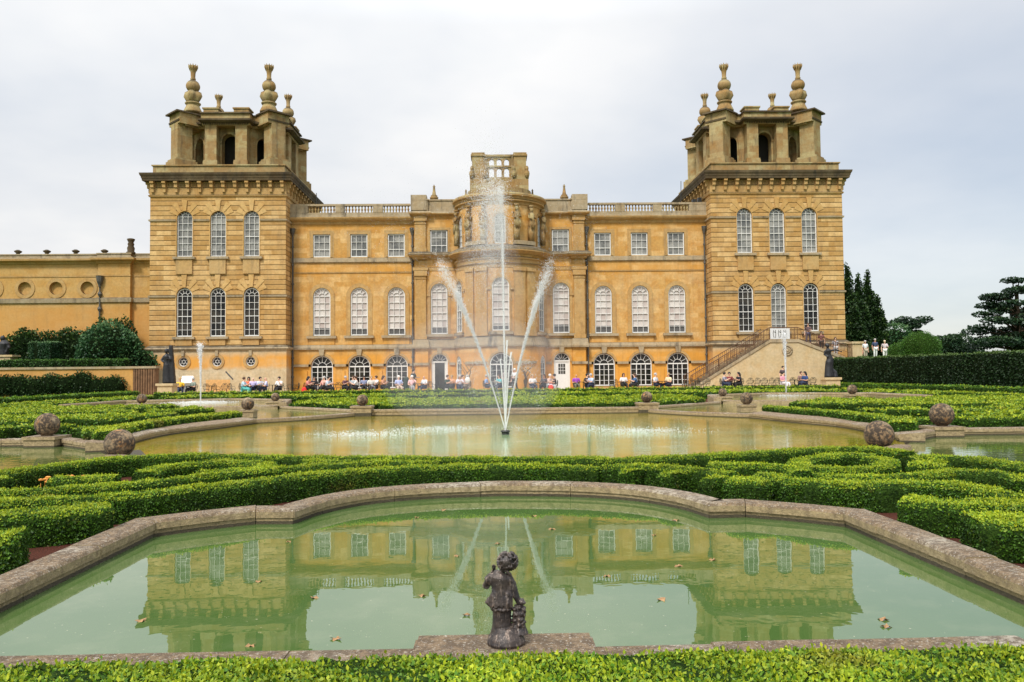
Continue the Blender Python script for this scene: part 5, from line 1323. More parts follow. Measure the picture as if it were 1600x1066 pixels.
c.tube([(-.05,0,0),(-.08,0,.4),(-.12,0,.9),(-.10,0,1.25),(-.14,0,1.5),(-.12,0,1.85),(-.08,0,2.05)], [.26,.25,.24,.22,.18,.20,.08], 16); c.ell((-.10,-.05,2.22), (.13,.15,.17), 12, 8); c.ell((-.10,0,2.28), (.15,.15,.12), 10, 7)
c.tube([(-.28,0,1.88),(-.42,-.1,1.6),(-.26,-.22,1.45)], [.08,.07,.045], 8); c.tube([(.06,0,1.88),(.20,-.14,1.62),(.0,-.28,1.72)], [.08,.07,.045], 8)
for i in range(11): a = -PI+PI*i/10; c.tube([(-.1+.2*math.cos(a),.2*math.sin(a),1.3),(-.1+.23*math.cos(a),.23*math.sin(a),.6),(-.06+.27*math.cos(a+.2),.27*math.sin(a+.2),.05)], [.025,.035,.045], 6)
c.prism([(.02,-.1),(.46,-.1),(.46,.3),(.02,.3)], 0, 2.6, [(.06,-.05),(.26,-.05),(.26,.2),(.06,.2)])
o = sculpt('woman_statue', c, M['oldbronze'], .035, loc=(at(262,56), 56, 1.15)); tag(o, 'dark statue of a draped woman against a tall slab on the left pedestal', 'statue')
c = MB()     # woman with an outstretched arm
c.tube([(-.12,0,0),(-.14,0,.5),(-.06,0,1.05),(.0,0,1.3),(-.10,0,1.6),(-.12,0,1.9),(-.13,0,2.03)], [.30,.24,.26,.22,.17,.21,.07], 16); c.ell((-.16,-.03,2.2), (.12,.13,.16), 12, 8); c.ell((-.2,.02,2.27), (.14,.14,.12), 10, 7)
c.tube([(.06,0,1.86),(.36,-.06,1.92),(.62,-.1,1.84),(.72,-.1,1.80)], [.08,.07,.05,.035], 8); c.tube([(-.32,0,1.86),(-.40,0,1.6),(-.22,-.15,1.42)], [.08,.07,.05], 8)
c.tube([(.1,.1,.5),(.3,.05,.3),(.32,0,0)], [.2,.2,.22], 10)
for i in range(10): a = -PI+PI*i/9; c.tube([(.2*math.cos(a),.2*math.sin(a),1.2),(-.1+.25*math.cos(a),.24*math.sin(a),.6),(-.12+.31*math.cos(a+.2),.31*math.sin(a+.2),.04)], [.03,.04,.05], 6)
for i, dz in enumerate((-.03,-.01,.01,.03)): c.tube([(.72,-.1,1.8+dz),(.84,-.11,1.79+dz*1.3)], [.018,.012], 5)
o = sculpt('woman_statue', c, M['oldbronze'], .035, loc=(at(1296,56), 56, 1.1)); tag(o, 'dark statue of a woman with one arm held out on the right pedestal', 'statue')
c = MB(); c.tube([(0,0,0),(0,0,.5),(.1,0,.9),(.0,0,1.15)], [.42,.4,.42,.2], 12); c.ell((.0,-.1,1.32), (.2,.2,.22), 10, 7); c.tube([(.3,0,.95),(.5,-.1,.55),(.3,-.2,.2)], [.15,.14,.1], 8)
o = sculpt('crouching_statue', c, M['oldbronze'], .05, loc=(-38.75, 64.8, 3.45)); tag(o, 'small dark crouching statue at the very left edge, on the plinth', 'statue')

# ================================================================== TERRACE TABLES AND PEOPLE
DG = plain('dark green iron', (.018, .03, .024), .5, .3)
def chair_proto():
    r = empty('garden_chair', (0, 0, 0))
    m = MB(); m.lathe([(.0,.44),(.20,.44),(.21,.455),(.20,.47),(0,.47)], 0, 0, 0, 14); m.build('seat', DG, r)
    m = MB()
    hoop = [(-.19,.17,.46)]+[(.21*math.cos(PI-PI*i/10), .20, .68+.20*math.sin(PI*i/10)) for i in range(11)]+[(.19,.17,.46)]; m.tube(hoop, .014, 5)
    for a in (-.5, -.25, 0, .25, .5): m.tube([(a*.22,.18,.47),(a*.5,.20,.68),(-a*.30,.2,.84)], .009, 4)
    m.tube([(-.2,.19,.66),(.2,.19,.66)], .010, 4); m.build('backrest', DG, r)
    for sx in (-1, 1):
        m = MB(); m.tube([(sx*.20,.17,.62),(sx*.25,-.02,.66),(sx*.23,-.14,.47)], .012, 5); m.build('armrest', DG, r)
        for sy in (-1, 1): m = MB(); m.tube([(sx*.14,sy*.14,.45),(sx*.19,sy*.19,0)], .013, 5); m.build('leg', DG, r)
    return r
def table_proto():
    r = empty('garden_table', (0, 0, 0))
    m = MB(); m.lathe([(0,.71),(.38,.71),(.40,.72),(.40,.735),(0,.74)], 0, 0, 0, 20); m.build('tabletop', DG, r)
    m = MB(); m.tube([(0,0,.1),(0,0,.71)], .03, 8); m.build('stem', DG, r)
    m = MB()
    for k in range(3): a = 2*PI*k/3; m.tube([(0,0,.14),(.2*math.cos(a),.2*math.sin(a),.07),(.32*math.cos(a),.32*math.sin(a),.0)], .018, 5)
    m.build('foot', DG, r); return r
CH, TB = chair_proto(), table_proto(); used = {'c': False, 't': False}
def place(kind, x, y, z, rz, label, group):
    p = CH if kind == 'c' else TB
    o = p if not used[kind] else copy_tree(p); used[kind] = True
    o.location = (x, y, z); o.rotation_euler = (0, 0, rz); tag(o, label, 'chair' if kind == 'c' else 'table', group); return o

def skin_mesh(verts, edges, radii, sub=1):
    me = bpy.data.meshes.new('t'); me.from_pydata(verts, edges, []); o = bpy.data.objects.new('t', me); COL.objects.link(o)
    o.modifiers.new('s', 'SKIN'); 
    for i, r_ in enumerate(radii): me.skin_vertices[0].data[i].radius = (r_, r_) if not isinstance(r_, tuple) else r_
    me.skin_vertices[0].data[0].use_root = True
    q_ = o.modifiers.new('b', 'SUBSURF'); q_.levels = sub; q_.render_levels = sub
    dg = bpy.context.evaluated_depsgraph_get(); out = bpy.data.meshes.new_from_object(o.evaluated_get(dg)); bpy.data.objects.remove(o)
    out.polygons.foreach_set('use_smooth', [True]*len(out.polygons)); return out
def figure(pose):
    """body, top, legs, hair as separate shared meshes; the figure faces -y"""
    if pose[0] == 's':   # seated
        pel, che, nk = (0,0,.52), (0,.03,.82), (0,.0,.99); lean = {'s1': 0, 's2': -.07, 's3': .05}[pose]
        che = (0, .03+lean*.6, .82); nk = (0, lean, .98)
        hip = [(s*.10, -.05, .50) for s in (-1, 1)]; kn = [(s*(.12 if pose != 's3' else .06), -.43, .50) for s in (-1, 1)]; ft = [(s*.13, -.45 if pose != 's2' else -.30, .08) for s in (-1, 1)]; to = [(s*.14, ft[0][1]-.15, .05) for s in (-1, 1)]
    else:
        pel, che, nk = (0,0,.98), (0,.02,1.30), (0,0,1.49)
        st_ = .10 if pose == 'w1' else .03
        hip = [(s*.10, 0, .93) for s in (-1, 1)]; kn = [(s*.11, s*st_-.02, .50) for s in (-1, 1)]; ft = [(s*.11, s*st_*1.8+.03, .08) for s in (-1, 1)]; to = [(s*.13, ft[(s+1)//2][1]-.14, .04) for s in (-1, 1)]
    zc = nk[2]
    sh = [(s*.19, nk[1]+.01, zc-.08) for s in (-1, 1)]
    if pose in ('s1',): el = [(s*.26, -.05, zc-.34) for s in (-1, 1)]; wr = [(s*.13, -.27, zc-.30) for s in (-1, 1)]
    elif pose == 's2': el = [(s*.24, -.20, zc-.30) for s in (-1, 1)]; wr = [(s*.10, -.38, zc-.18) for s in (-1, 1)]
    elif pose == 's3': el = [(-.27,-.02,zc-.34), (.24,-.16,zc-.26)]; wr = [(-.16,-.24,zc-.38), (.08,-.20,zc-.04)]
    elif pose == 'w1': el = [(-.27,.06,zc-.36), (.26,-.08,zc-.35)]; wr = [(-.27,-.06,zc-.60), (.20,-.32,zc-.32)]
    else: el = [(-.26,.03,zc-.36), (.26,.03,zc-.36)]; wr = [(-.25,-.06,zc-.62), (.25,-.05,zc-.62)]
    V = [pel, ((pel[0]+che[0])/2, (pel[1]+che[1])/2+.01, (pel[2]+che[2])/2), che, nk, (nk[0],nk[1]-.01,zc+.06), (nk[0],nk[1]-.03,zc+.15), (nk[0],nk[1]-.02,zc+.24)]
    E_ = [(0,1),(1,2),(2,3),(3,4),(4,5),(5,6)]; Rr = [.14,.125,.14,.055,.06,.095,.06]
    V.append((nk[0], nk[1]-.135, zc+.135)); E_.append((5, 7)); Rr.append(.016)   # nose
    for i in (0, 1):
        b = len(V); V += [sh[i], el[i], wr[i]]; E_ += [(2,b),(b,b+1),(b+1,b+2)]; Rr += [.062,.044,.028]
        d = (Vector(wr[i])-Vector(el[i])).normalized(); sd_ = d.cross(Vector((0,0,1))).normalized(); w0 = Vector(wr[i]); pm = w0+d*.06
        V.append(tuple(pm)); pi_ = len(V)-1; E_.append((b+2, pi_)); Rr.append(.032)
        for j, L in enumerate((.07,.082,.076,.06)):
            p1 = pm+sd_*(j-1.5)*.019+d*L*.6; p2 = p1+d*L*.45+Vector((0,0,-.02)); n0 = len(V); V += [tuple(p1), tuple(p2)]; E_ += [(pi_, n0),(n0, n0+1)]; Rr += [.0095,.007]
        t1 = w0+d*.03+sd_*.045*(1 if i else -1); t2 = t1+d*.035; n0 = len(V); V += [tuple(t1), tuple(t2)]; E_ += [(b+2, n0),(n0, n0+1)]; Rr += [.010,.008]
        b = len(V); V += [hip[i], kn[i], ft[i], to[i]]; E_ += [(0,b),(b,b+1),(b+1,b+2),(b+2,b+3)]; Rr += [.095,.062,.042,.036]
    body = skin_mesh(V, E_, Rr)
    # shirt
    V = [(pel[0],pel[1],pel[2]+.03), ((pel[0]+che[0])/2, (pel[1]+che[1])/2+.01, (pel[2]+che[2])/2), che, (nk[0],nk[1]+.005,zc-.035)]; E_ = [(0,1),(1,2),(2,3)]; Rr = [.162,.15,.165,.075]
    for i in (0, 1):
        b = len(V); mid = tuple(Vector(sh[i]).lerp(Vector(el[i]), .85)); V += [sh[i], mid]; E_ += [(2,b),(b,b+1)]; Rr += [.078,.062]
    top = skin_mesh(V, E_, Rr)
    V = [pel]; E_ = []; Rr = [.155]
    for i in (0, 1):
        b = len(V); an = tuple(Vector(kn[i]).lerp(Vector(ft[i]), .9)); V += [hip[i], kn[i], an]; E_ += [(0,b),(b,b+1),(b+1,b+2)]; Rr += [.112,.078,.060]
    leg = skin_mesh(V, E_, Rr)
    hairs = []
    for L in (0, 1):
        hb = MB(); hx, hy, hz = nk[0], nk[1]-.02, zc+.17
        hb.ell((hx, hy+.025, hz+.03), (.105,.11,.10), 12, 8)
        if L: hb.tube([(hx,hy+.06,hz),(hx,hy+.10,hz-.12),(hx,hy+.10,hz-.24)], [.10,.10,.05], 10)
        o = hb.build('h', M['white'], smooth=True); hairs.append(o.data); bpy.data.objects.remove(o)
    return body, top, leg, hairs
FIG = {p: figure(p) for p in ('s1', 's2', 's3', 'w1', 'w2')}
CM = {}
def cmat(c, r_=.8):
    if c not in CM: CM[c] = plain('cloth', c, r_, var=.12, scale=12)
    return CM[c]
SKIN_ = [plain('skin', c, .55, var=.06) for c in ((.62,.36,.25), (.55,.30,.20), (.68,.42,.30))]
HAIR = {'dark': (.015,.012,.010), 'brown': (.07,.035,.018), 'grey': (.42,.40,.38), 'fair': (.38,.24,.10), 'bald': None, 'white': (.7,.68,.64), 'red': (.16,.05,.02), 'hat': (.65,.55,.38)}
pn = [0]
def person(x, y, z, rz, pose, top, leg, hair, label, sc_=1.0, long=0, grp=None):
    r = empty('person', (x, y, z), rz); r.scale = (sc_,)*3
    body, tp, lg, hr = FIG[pose]
    def part(name, me, mat):
        o = bpy.data.objects.new(name, me); COL.objects.link(o); o.parent = r
        if not me.materials: me.materials.append(mat)
        o.material_slots[0].link = 'OBJECT'; o.material_slots[0].material = mat
    pn[0] += 1
    part('body', body, SKIN_[pn[0] % 3]); part('shirt', tp, cmat(top)); part('trousers', lg, cmat(leg))
    if HAIR[hair]: part('hair', hr[long], cmat(HAIR[hair], .7))
    tag(r, label, 'person', grp); return r
TZ = .2
W, WH, BL, NV, BK = (.72,.70,.68), (.62,.60,.60), (.30,.42,.62), (.02,.03,.07), (.015,.015,.018)
# px bearing, distance, turn, pose, colours, hair, label   (turn: 0 = facing the camera, + = to the picture's right)
PP = [
 (281,59,.4,'s1',(.80,.50,.03),NV,'fair','person in a yellow top seated by the silver service cart'),
 (301,59,-.6,'s1',(.20,.24,.20),BK,'grey','person in grey-green seated right of the silver cart'),
 (379,58,1.5,'s2',(.42,.58,.70),(.10,.45,.42),'brown','person in a pale blue shirt bending over a table, turquoise bag below'),
 (388,61,.2,'s1',(.75,.14,.06),BK,'dark','person in an orange-red top at the back of the left group'),
 (395,59,.3,'s1',(.52,.45,.70),NV,'bald','bald person in a lilac shirt facing the camera'),
 (405,61,.8,'s2',(.60,.66,.78),BK,'dark','dark-haired person in pale blue leaning right'),
 (415,59,-1.3,'s1',(.50,.54,.78),NV,'bald','bald person in a lavender shirt facing left'),
 (435,60,-.2,'s3',W,BK,'dark','lone person in a white top seated before the tower corner'),
 (480,59,1.3,'s2',(.62,.22,.18),BK,'dark','dark long-haired person in pink beside a red bag'),
 (490,61,.3,'s1',BK,BK,'dark','person in black half hidden behind the first arched window table'),
 (505,61,-.4,'s3',(.72,.36,.30),BK,'grey','person in a pink-orange top before the first arched window'),
 (511,58,1.2,'s2',(.45,.52,.60),BK,'dark','person in a pale grey-blue vest facing right with bare arms'),
 (538,60,.9,'s2',(.12,.05,.06),BK,'grey','grey-haired person in dark red reaching across a table'),
 (551,61,-.5,'s1',(.36,.40,.42),BK,'brown','person in grey seated left of the open door'),
 (557,58,-1.4,'s2',(.60,.62,.62),BK,'brown','person in a pale top facing left with one arm stretched out'),
 (568,61,.2,'s1',(.22,.25,.38),BK,'dark','person in a dark blue patterned shirt in front of the open door'),
 (579,59,.4,'s1',(.60,.58,.52),(.2,.2,.22),'fair','fair person in a cream top right of the open door'),
 (586,61,-.8,'s3',(.70,.68,.66),BK,'brown','person in white turned left, right of the open door'),
 (597,60,1.2,'s2',(.55,.26,.14),BK,'brown','person in a rust-coloured top between two arched windows'),
 (622,59,.3,'s1',(.36,.42,.66),(.50,.38,.30),'white','white-haired person in a blue shirt next to the dark parasol'),
 (643,59,.2,'s3',(.75,.45,.45),(.30,.30,.30),'white','white-haired person in a pale pink blouse'),
 (662,59,-.7,'s1',(.70,.71,.74),NV,'bald','bald person in a white shirt with folded arms'),
 (697,60,1.0,'s2',(.03,.06,.04),BK,'brown','person in dark green by the left garden door'),
 (705,61,-.2,'s1',(.62,.30,.16),BK,'fair','person in orange behind the dark green one'),
 (717,58,.2,'s2',(.62,.58,.62),NV,'grey','person in a patterned white shirt seen from behind near the bow'),
 (722,61,.6,'s1',(.60,.34,.30),BK,'brown','person in salmon behind the patterned shirt'),
 (729,60,-1.2,'s1',(.55,.52,.46),(.2,.15,.1),'grey','person in beige facing left beside the bow'),
 (759,60,1.3,'s1',(.24,.38,.66),NV,'grey','person in a bright blue shirt left of the fountain jets'),
 (780,60,-.9,'s2',(.10,.48,.52),NV,'brown','person in a turquoise top in front of the bow window'),
 (831,59,.3,'s1',W,NV,'fair','person in white with dark trousers right of the fountain'),
 (849,61,-.3,'s1',(.06,.05,.06),BK,'dark','dark-clothed person between white and orange tops'),
 (857,59,.8,'s2',(.58,.42,.36),(.62,.64,.66),'white','person with white hair, pale shirt and white skirt beside a red bag'),
 (865,59,-1.5,'s1',BK,BK,'dark','person all in black sitting just left of the white door'),
 (899,60,.1,'s1',(.28,.06,.40),(.12,.12,.08),'bald','person in a purple top right of the white door'),
 (916,61,.7,'s1',BK,BK,'dark','person in black between purple and light blue'),
 (923,59,-1.0,'s2',(.42,.52,.72),NV,'grey','grey-haired person in a light blue shirt leaning over the table'),
 (973,61,.1,'s1',W,BK,'brown','person in a white shirt behind a table between two right-hand windows'),
 (992,59,-1.5,'s2',(.05,.12,.26),BK,'brown','long-haired person in a dark blue top facing left'),
 (1023,59,.9,'s1',(.66,.64,.66),NV,'grey','person in a striped white polo shirt facing right'),
 (1043,59,-.9,'s1',(.68,.56,.36),NV,'fair','person in a cream top facing left at the last window'),
 (1129,59,1.0,'s2',(.26,.25,.30),NV,'dark','person in grey bending forward at the foot of the stairs'),
 (1138,60,-.3,'s1',(.18,.03,.03),BK,'dark','person in maroon at the foot of the stairs'),
 (1154,59,-1.3,'s2',(.012,.012,.02),BK,'dark','person in a black suit facing left by the stair wall'),
 (1222,58,.5,'s1',(.60,.26,.34),(.62,.60,.64),'dark','person in a pink top and pale skirt by the right jet'),
 (1250,61,.3,'s1',(.2,.12,.1),BK,'brown','person half hidden behind the navy-shirted one'),
 (1256,59,-1.2,'s1',(.02,.05,.16),NV,'dark','person in a navy shirt facing left by the stair wall'),
]
seatgrp = 'iron chairs at the terrace tables'
for i, (px, Y, t_, pose, tp, lg, hr, lab) in enumerate(PP):
    x = at(px, Y)
    person(x, Y, TZ-.03, t_, pose, tp, lg, hr, lab, 1.08, long=1 if 'long' in lab or (hr in ('dark', 'brown') and i % 3 == 0) else 0)
    place('c', x+math.sin(t_)*-.03, Y+.05*math.cos(t_), TZ, t_, 'dark iron garden chair under the '+lab[:lab.find(' ', 24)].rstrip(',') if False else 'dark iron garden chair occupied by the '+' '.join(lab.split()[:9]).rstrip(','), seatgrp)
for (px, Y, lab) in ((291,58.6,'round iron table by the silver service cart'),(387,59.6,'round iron table left in the first group'),(401,58.6,'round iron table of the lilac-shirted person'),(425,59.8,'round iron table near the lone white-topped person'),
        (486,58.4,'round iron table beside the red bag'),(520,59,'round iron table under the first arched window'),(545,58.8,'round iron table left of the open door'),(575,58.2,'round iron table in front of the open door'),(608,58.8,'round iron table left of the dark parasol'),
        (652,58.8,'round iron table of the pink-bloused person'),(708,58.8,'round iron table by the left garden door'),(770,59,'round iron table left of the jets'),(842,58.6,'round iron table of the white-shirted person right of the jets'),(910,58.8,'round iron table of the purple-topped person'),
        (973,58.6,'round iron table between two right-hand windows'),(1033,58.6,'round iron table at the last right-hand window'),(1146,59,'round iron table at the foot of the stairs'),(1240,58.6,'round iron table by the stair wall'),(330,59,'round iron table before the orange board'),(456,59.4,'empty round iron table near the left downpipe'),(1085,59.6,'empty round iron table at the stair foot')):
    place('t', at(px, Y), Y, TZ, 0, lab, 'round tables on the terrace')
k = 0
for (px, Y, rz, lab) in ((322,59.6,.5,'empty iron chair left of the orange board'),(338,59.3,2.6,'empty iron chair right of the orange board'),(350,60.2,.2,'empty iron chair beyond the orange board'),(362,60,1.2,'empty iron chair left of the pale blue shirt'),(447,59.6,1.8,'empty iron chair left of the tower downpipe'),(462,59.5,-1.1,'empty iron chair right of the tower downpipe'),
        (528,60.4,.3,'empty iron chair between the first and second arched windows'),(603,59.5,-.8,'empty iron chair left of the dark parasol'),(673,60,.6,'empty iron chair right of the folded arms'),(690,59,1.6,'empty iron chair beside the left garden door'),
        (955,59.6,1.5,'empty iron chair left of the white-shirted person'),(964,60.4,.7,'empty iron chair closest to the middle right window'),(985,60.3,-.8,'empty iron chair behind the dark blue top'),(1068,59.8,1.4,'first empty iron chair near the stair foot'),(1078,60.2,-.4,'second empty iron chair near the stair foot'),(1093,59.6,.8,'third empty iron chair near the stair foot'),(1102,60.3,-1.0,'last empty iron chair below the stair railing')):
    place('c', at(px, Y), Y, TZ, rz, lab, seatgrp)
for j, px in enumerate((1170,1181,1192,1203,1213,1235,1268)):
    place('c', at(px, 61.6), 61.6, TZ, PI+.2*math.sin(j*3), 'empty round-backed chair in the row along the stair wall hedge', 'chairs in a row along the stair wall')
# standing people
person(at(645,61), 61, TZ, 1.0, 'w1', (.02,.03,.025), BK, 'dark', 'dark-clothed waiter standing with a tray left of the garden door')
m = MB(); m.lathe([(0,0),(.2,.0),(.22,.02),(.2,.025),(0,.02)], at(651,60.7), 60.7, 1.35, 14); tag(m.build('tray', M['iron']), 'round dark tray held by the waiter', 'tray')
person(at(788,61), 61, TZ, .2, 'w2', (.35,.28,.28), (.35,.33,.33), 'brown', 'grey-clothed person standing behind the jets')
person(at(803,60), 60, TZ, -.6, 'w1', (.70,.70,.70), BK, 'white', 'white-topped person walking right of the jets')
person(at(1222,63.2), 63.2, TZ, .1, 'w2', (.08,.05,.06), BK, 'dark', 'dark-clothed person standing behind the pink-topped one')
person(at(1263,66.4), 66.4, 3.75, -.6, 'w1', (.10,.06,.06), (.05,.06,.12), 'brown', 'person in dark clothes stepping off the stair landing')
person(at(1283,66.4), 66.4, 3.05, -.3, 'w2', (.16,.05,.05), BK, 'dark', 'person in dark red halfway down the right flight')
person(at(1305,66.4), 66.4, 2.55, -.2, 'w2', (.30,.28,.30), (.5,.5,.5), 'brown', 'person in grey at the foot of the right flight')
person(at(1351.5,70), 70, 2.40, .1, 'w2', (.72,.72,.75), (.42,.36,.28), 'grey', 'person in a white shirt, left of three standing on the upper terrace')
person(at(1367,70), 70, 2.55, .0, 'w2', (.04,.06,.13), (.72,.72,.72), 'grey', 'person in a navy shirt and white trousers on the upper terrace')
person(at(1382,70), 70, 2.40, -.3, 'w1', (.55,.48,.50), (.72,.70,.68), 'hat', 'person in a sun hat and pale trousers on the upper terrace')
person(at(1344.5,69), 69, 2.40, .2, 'w2', (.62,.10,.06), (.5,.1,.08), 'fair', 'child in red beside the white-shirted person', .68)
person(at(1332,69), 69, 2.3, .4, 's1', (.62,.60,.58), BK, 'dark', 'seated person in white at the left end of the upper terrace')
# small terrace things
r = empty('service_cart', (at(291,60), 60, TZ)); m = MB(); m.box(-.5,.5,-.3,.3,.3,.9); m.build('cabinet', plain('brushed steel', (.45,.45,.44), .35, .7), r)
m = MB(); m.add([(-.45,-.1,.95),(.45,-.1,.95),(.40,.25,1.45),(-.40,.25,1.45),(-.45,-.06,.93),(.45,-.06,.93),(.40,.29,1.43),(-.40,.29,1.43)], [(0,1,2,3),(7,6,5,4),(0,4,5,1),(1,5,6,2),(2,6,7,3),(3,7,4,0)]); m.build('lid', plain('pale steel lid', (.62,.62,.60), .35, .3), r)
for sx in (-.4, .4): m = MB(); m.tube([(sx,-.2,0),(sx,-.2,.3)], .03, 6); m.build('leg', M['iron'], r)
tag(r, 'silver service cart with raised lid between two seated people', 'cart')
r = empty('menu_board', (at(340,61), 61, TZ)); m = MB(); m.box(-.9,.9,-.02,.02,.25,1.15); m.build('panel', plain('orange board', (.62,.34,.12), .7), r)
m = MB(); m.tube([(.55,.05,1.75),(1.15,-.1,1.15)], .05, 6); m.build('arm', M['iron'], r)
for sx in (-.8, .8): m = MB(); m.tube([(sx,0,0),(sx,0,.3)], .03, 6); m.build('leg', M['iron'], r)
tag(r, 'pale orange board with a dark slanting arm before the left tower', 'board')
r = empty('closed_parasol', (at(634,60), 60, TZ)); m = MB(); m.tube([(0,0,.2),(0,0,.35),(0,0,.9),(0,0,1.15),(0,0,1.25)], [.2,.22,.21,.18,.05], 10); m.build('cover', plain('dark green canvas', (.012,.03,.018), .8), r)
m = MB(); m.lathe([(.0,0),(.22,0),(.2,.06),(.04,.08),(.04,.2)], 0, 0, 0, 12); m.build('base', M['iron'], r); tag(r, 'closed dark green parasol right of the third arched window', 'parasol')
for (px, lab, c) in ((474.5,'bright red shoulder bag on a chair left of the first arched window',(.65,.02,.02)), (859.5,'bright red bag hanging beside the white-haired person',(.70,.05,.03)), (379,'turquoise bag on the ground at the left group',(.08,.45,.40)), (729.5,'white paper carrier bag on a table beside the bow',(.75,.74,.70))):
    m = MB(); m.ell((0,0,.2), (.19,.1,.22), 10, 7); m.tube([(-.12,0,.38),(0,0,.62),(.12,0,.38)], .015, 4); z = .75 if 'table' in lab else .02+(.12 if 'chair' in lab or 'hanging' in lab else 0)
    o = m.build('bag', cmat(c), loc=(at(px,58.3), 58.3, TZ+z)); tag(o, lab, 'bag')
for (px, lab) in ((728, 'bare twisted climber stem trained on the bow, left side'), (820, 'bare twisted climber stem trained on the bow, right side')):
    rr = random.Random(px); m = MB(); x = at(px, 66.2); s_ = 1 if px > 780 else -1; x0_ = x
    for k in range(5): m.tube([(x+rr.uniform(-.1,.1),65.9,.2),(x+rr.uniform(-.15,.15),65.9,1.0),(x+rr.uniform(-.4,.4),65.95,1.7),(x+rr.uniform(-.9,.9),66.0,2.2+rr.uniform(0,.5))], [.06,.05,.03,.012], 5)
    o = m.build('climber', M['bark']); tag(o, lab, 'climber')

# ================================================================== TREES
def tree(name, label, x, y, z, trunk_h, tr_r, blobs, leaf, n, mat='yew', core='yewcore', group=None, limbs=True, solid=.7):
    r = empty(name, (0, 0, 0)); m = MB(); m.tube([(x,y,z-.3),(x,y,z+trunk_h*.5),(x+.1,y,z+trunk_h)], [tr_r, tr_r*.7, tr_r*.25], 8)
    if limbs:
        for b in blobs:
            zz = min(b[2]-.3, z+trunk_h*.9); m.tube([(x,y,max(z+.5,zz-abs(b[0]-x)*.25)), ((x+b[0])/2,(y+b[1])/2,zz), (b[0],b[1],b[2])], [tr_r*.35, tr_r*.22, tr_r*.08], 5)
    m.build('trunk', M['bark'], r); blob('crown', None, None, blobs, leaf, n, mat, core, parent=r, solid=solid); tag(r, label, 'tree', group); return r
def conifer(x, y, z, h, rad, seed):
    r_ = random.Random(seed); out = []; k = 16
    for i in range(k):
        t = i/k; rr_ = rad*(1-t)**.85*(1 if t > .12 else .85); zz = z+h*(.06+.93*t)
        for j in range(3 if t < .8 else 1):
            a = r_.uniform(0, 2*PI); o_ = rr_*.38 if t < .9 else 0
            out.append((x+o_*math.cos(a), y+o_*math.sin(a), zz+r_.uniform(-.2,.2), rr_*.58+.14, rr_*.58+.14, h/k*1.2))
    return out
zz_ = 2.4; LAB = ['tallest dark conifer directly behind the right tower corner', 'second dark conifer, slightly lower, right of the tallest', 'third dark conifer with a narrow tip', 'rightmost and lowest of the four dark conifers', 'fifth dark conifer filling the gap behind the others']
for i, (px, top, Y, rad) in enumerate(((1325,409,88,1.9),(1343,425,90,1.6),(1358,421,92,1.5),(1372,462,90,1.6),(1334,470,86,2.0))):
    h = 1.6+(578-top)*Y/1264-zz_; x = at(px, Y); tree('conifer_tree', LAB[i], x, Y, zz_, h*.85, .3, conifer(x, Y, zz_, h, rad, i), .26, 9000, group=None, limbs=False)
def cedar(x, y, z, h, spread, seed, tiers):
    r_ = random.Random(seed); out = []
    for i in range(tiers):
        t = (i+.4)/tiers; zz = z+h*(.18+.80*t); sp = spread*(1-t)**.75+.3
        for j in range(max(2, int(8*(1-t)+2))):
            a = r_.uniform(0, 2*PI); d = sp*r_.uniform(.25, 1.0); s_ = r_.uniform(.75, 1.3)*(.35+spread*.17*(1-t*.6))
            out.append((x+d*math.cos(a), y+d*math.sin(a)*.7, zz+r_.uniform(-.25,.25)-d*.05, s_*1.25, s_*1.1, s_*.26))
    return out
Y = 80; x = at(1590, Y); tree('cedar_tree', 'large layered cedar at the right edge of the view', x, Y, zz_, 7.6, .45, cedar(x, Y, zz_, 8.6, 5.6, 5, 9), .22, 20000, 'cedar', 'yewcore', solid=.55)
Y = 110; x = at(1424, Y); tree('cedar_tree', 'smaller flat-topped cedar behind the round topiary dome', x, Y, zz_, 6.0, .4, [b for b in cedar(x, Y, zz_, 6.0, 3.4, 8, 5)]+[(x-1.8+j*.9, Y, 8.1+.35*math.sin(j*2), 1.1, .9, .40) for j in range(5)], .24, 9000, 'cedar', 'yewcore', solid=.5)
Y = 105; x = at(1396, Y); tree('broadleaf_tree', 'rounded green tree left of the smaller cedar', x, Y, zz_, 4.0, .3, [(x,Y,5.2,2.4,2.0,2.4),(x-1.6,Y,4.6,1.8,1.6,2.0),(x+2.2,Y-.5,4.0,1.8,1.6,1.6)], .28, 6000, 'shrub', 'yewcore')
Y = 100; x = at(1486, Y); tree('broadleaf_tree', 'low dark spreading tree between the topiary dome and the large cedar', x, Y, zz_, 3.0, .3, [(x-1,Y,4.2,2.0,1.6,1.5),(x+.9,Y,4.4,1.8,1.6,1.5),(x+2.5,Y,3.4,1.5,1.4,1.0),(x-2.2,Y,3.3,1.6,1.4,1.1),(x,Y,5.0,1.2,1.1,.9)], .24, 7000, 'cedar', 'yewcore')
for j in range(9):
    Y = 130; x = at(1405+j*26, Y); blob('distant_tree', 'low dark distant tree line on the right, number %s from the conifers' % ['first','second','third','fourth','fifth','sixth','seventh','eighth','ninth'][j], 'tree', [(x+rr.uniform(-1,1), Y, 2.6, 2.8, 2.0, 1.7+rr.uniform(-.3,.7))], .4, 900, 'yew', 'yewcore')
Y = 72; x = at(1438, Y); blob('topiary_dome', 'big clipped bright green dome on the upper terrace', 'topiary', [(x, Y, 3.25, 1.68, 1.6, 1.72), (x, Y, 2.6, 1.66, 1.6, 1.5)], .085, 15000, 'topiary', 'boxcore', solid=.97)
Y = 78; x = at(1408, Y); blob('topiary_dome', 'smaller clipped dome half hidden left of the big one', 'topiary', [(x, Y, 2.6, 1.35, 1.3, 1.7)], .10, 4000, 'topiary', 'boxcore', solid=.97)

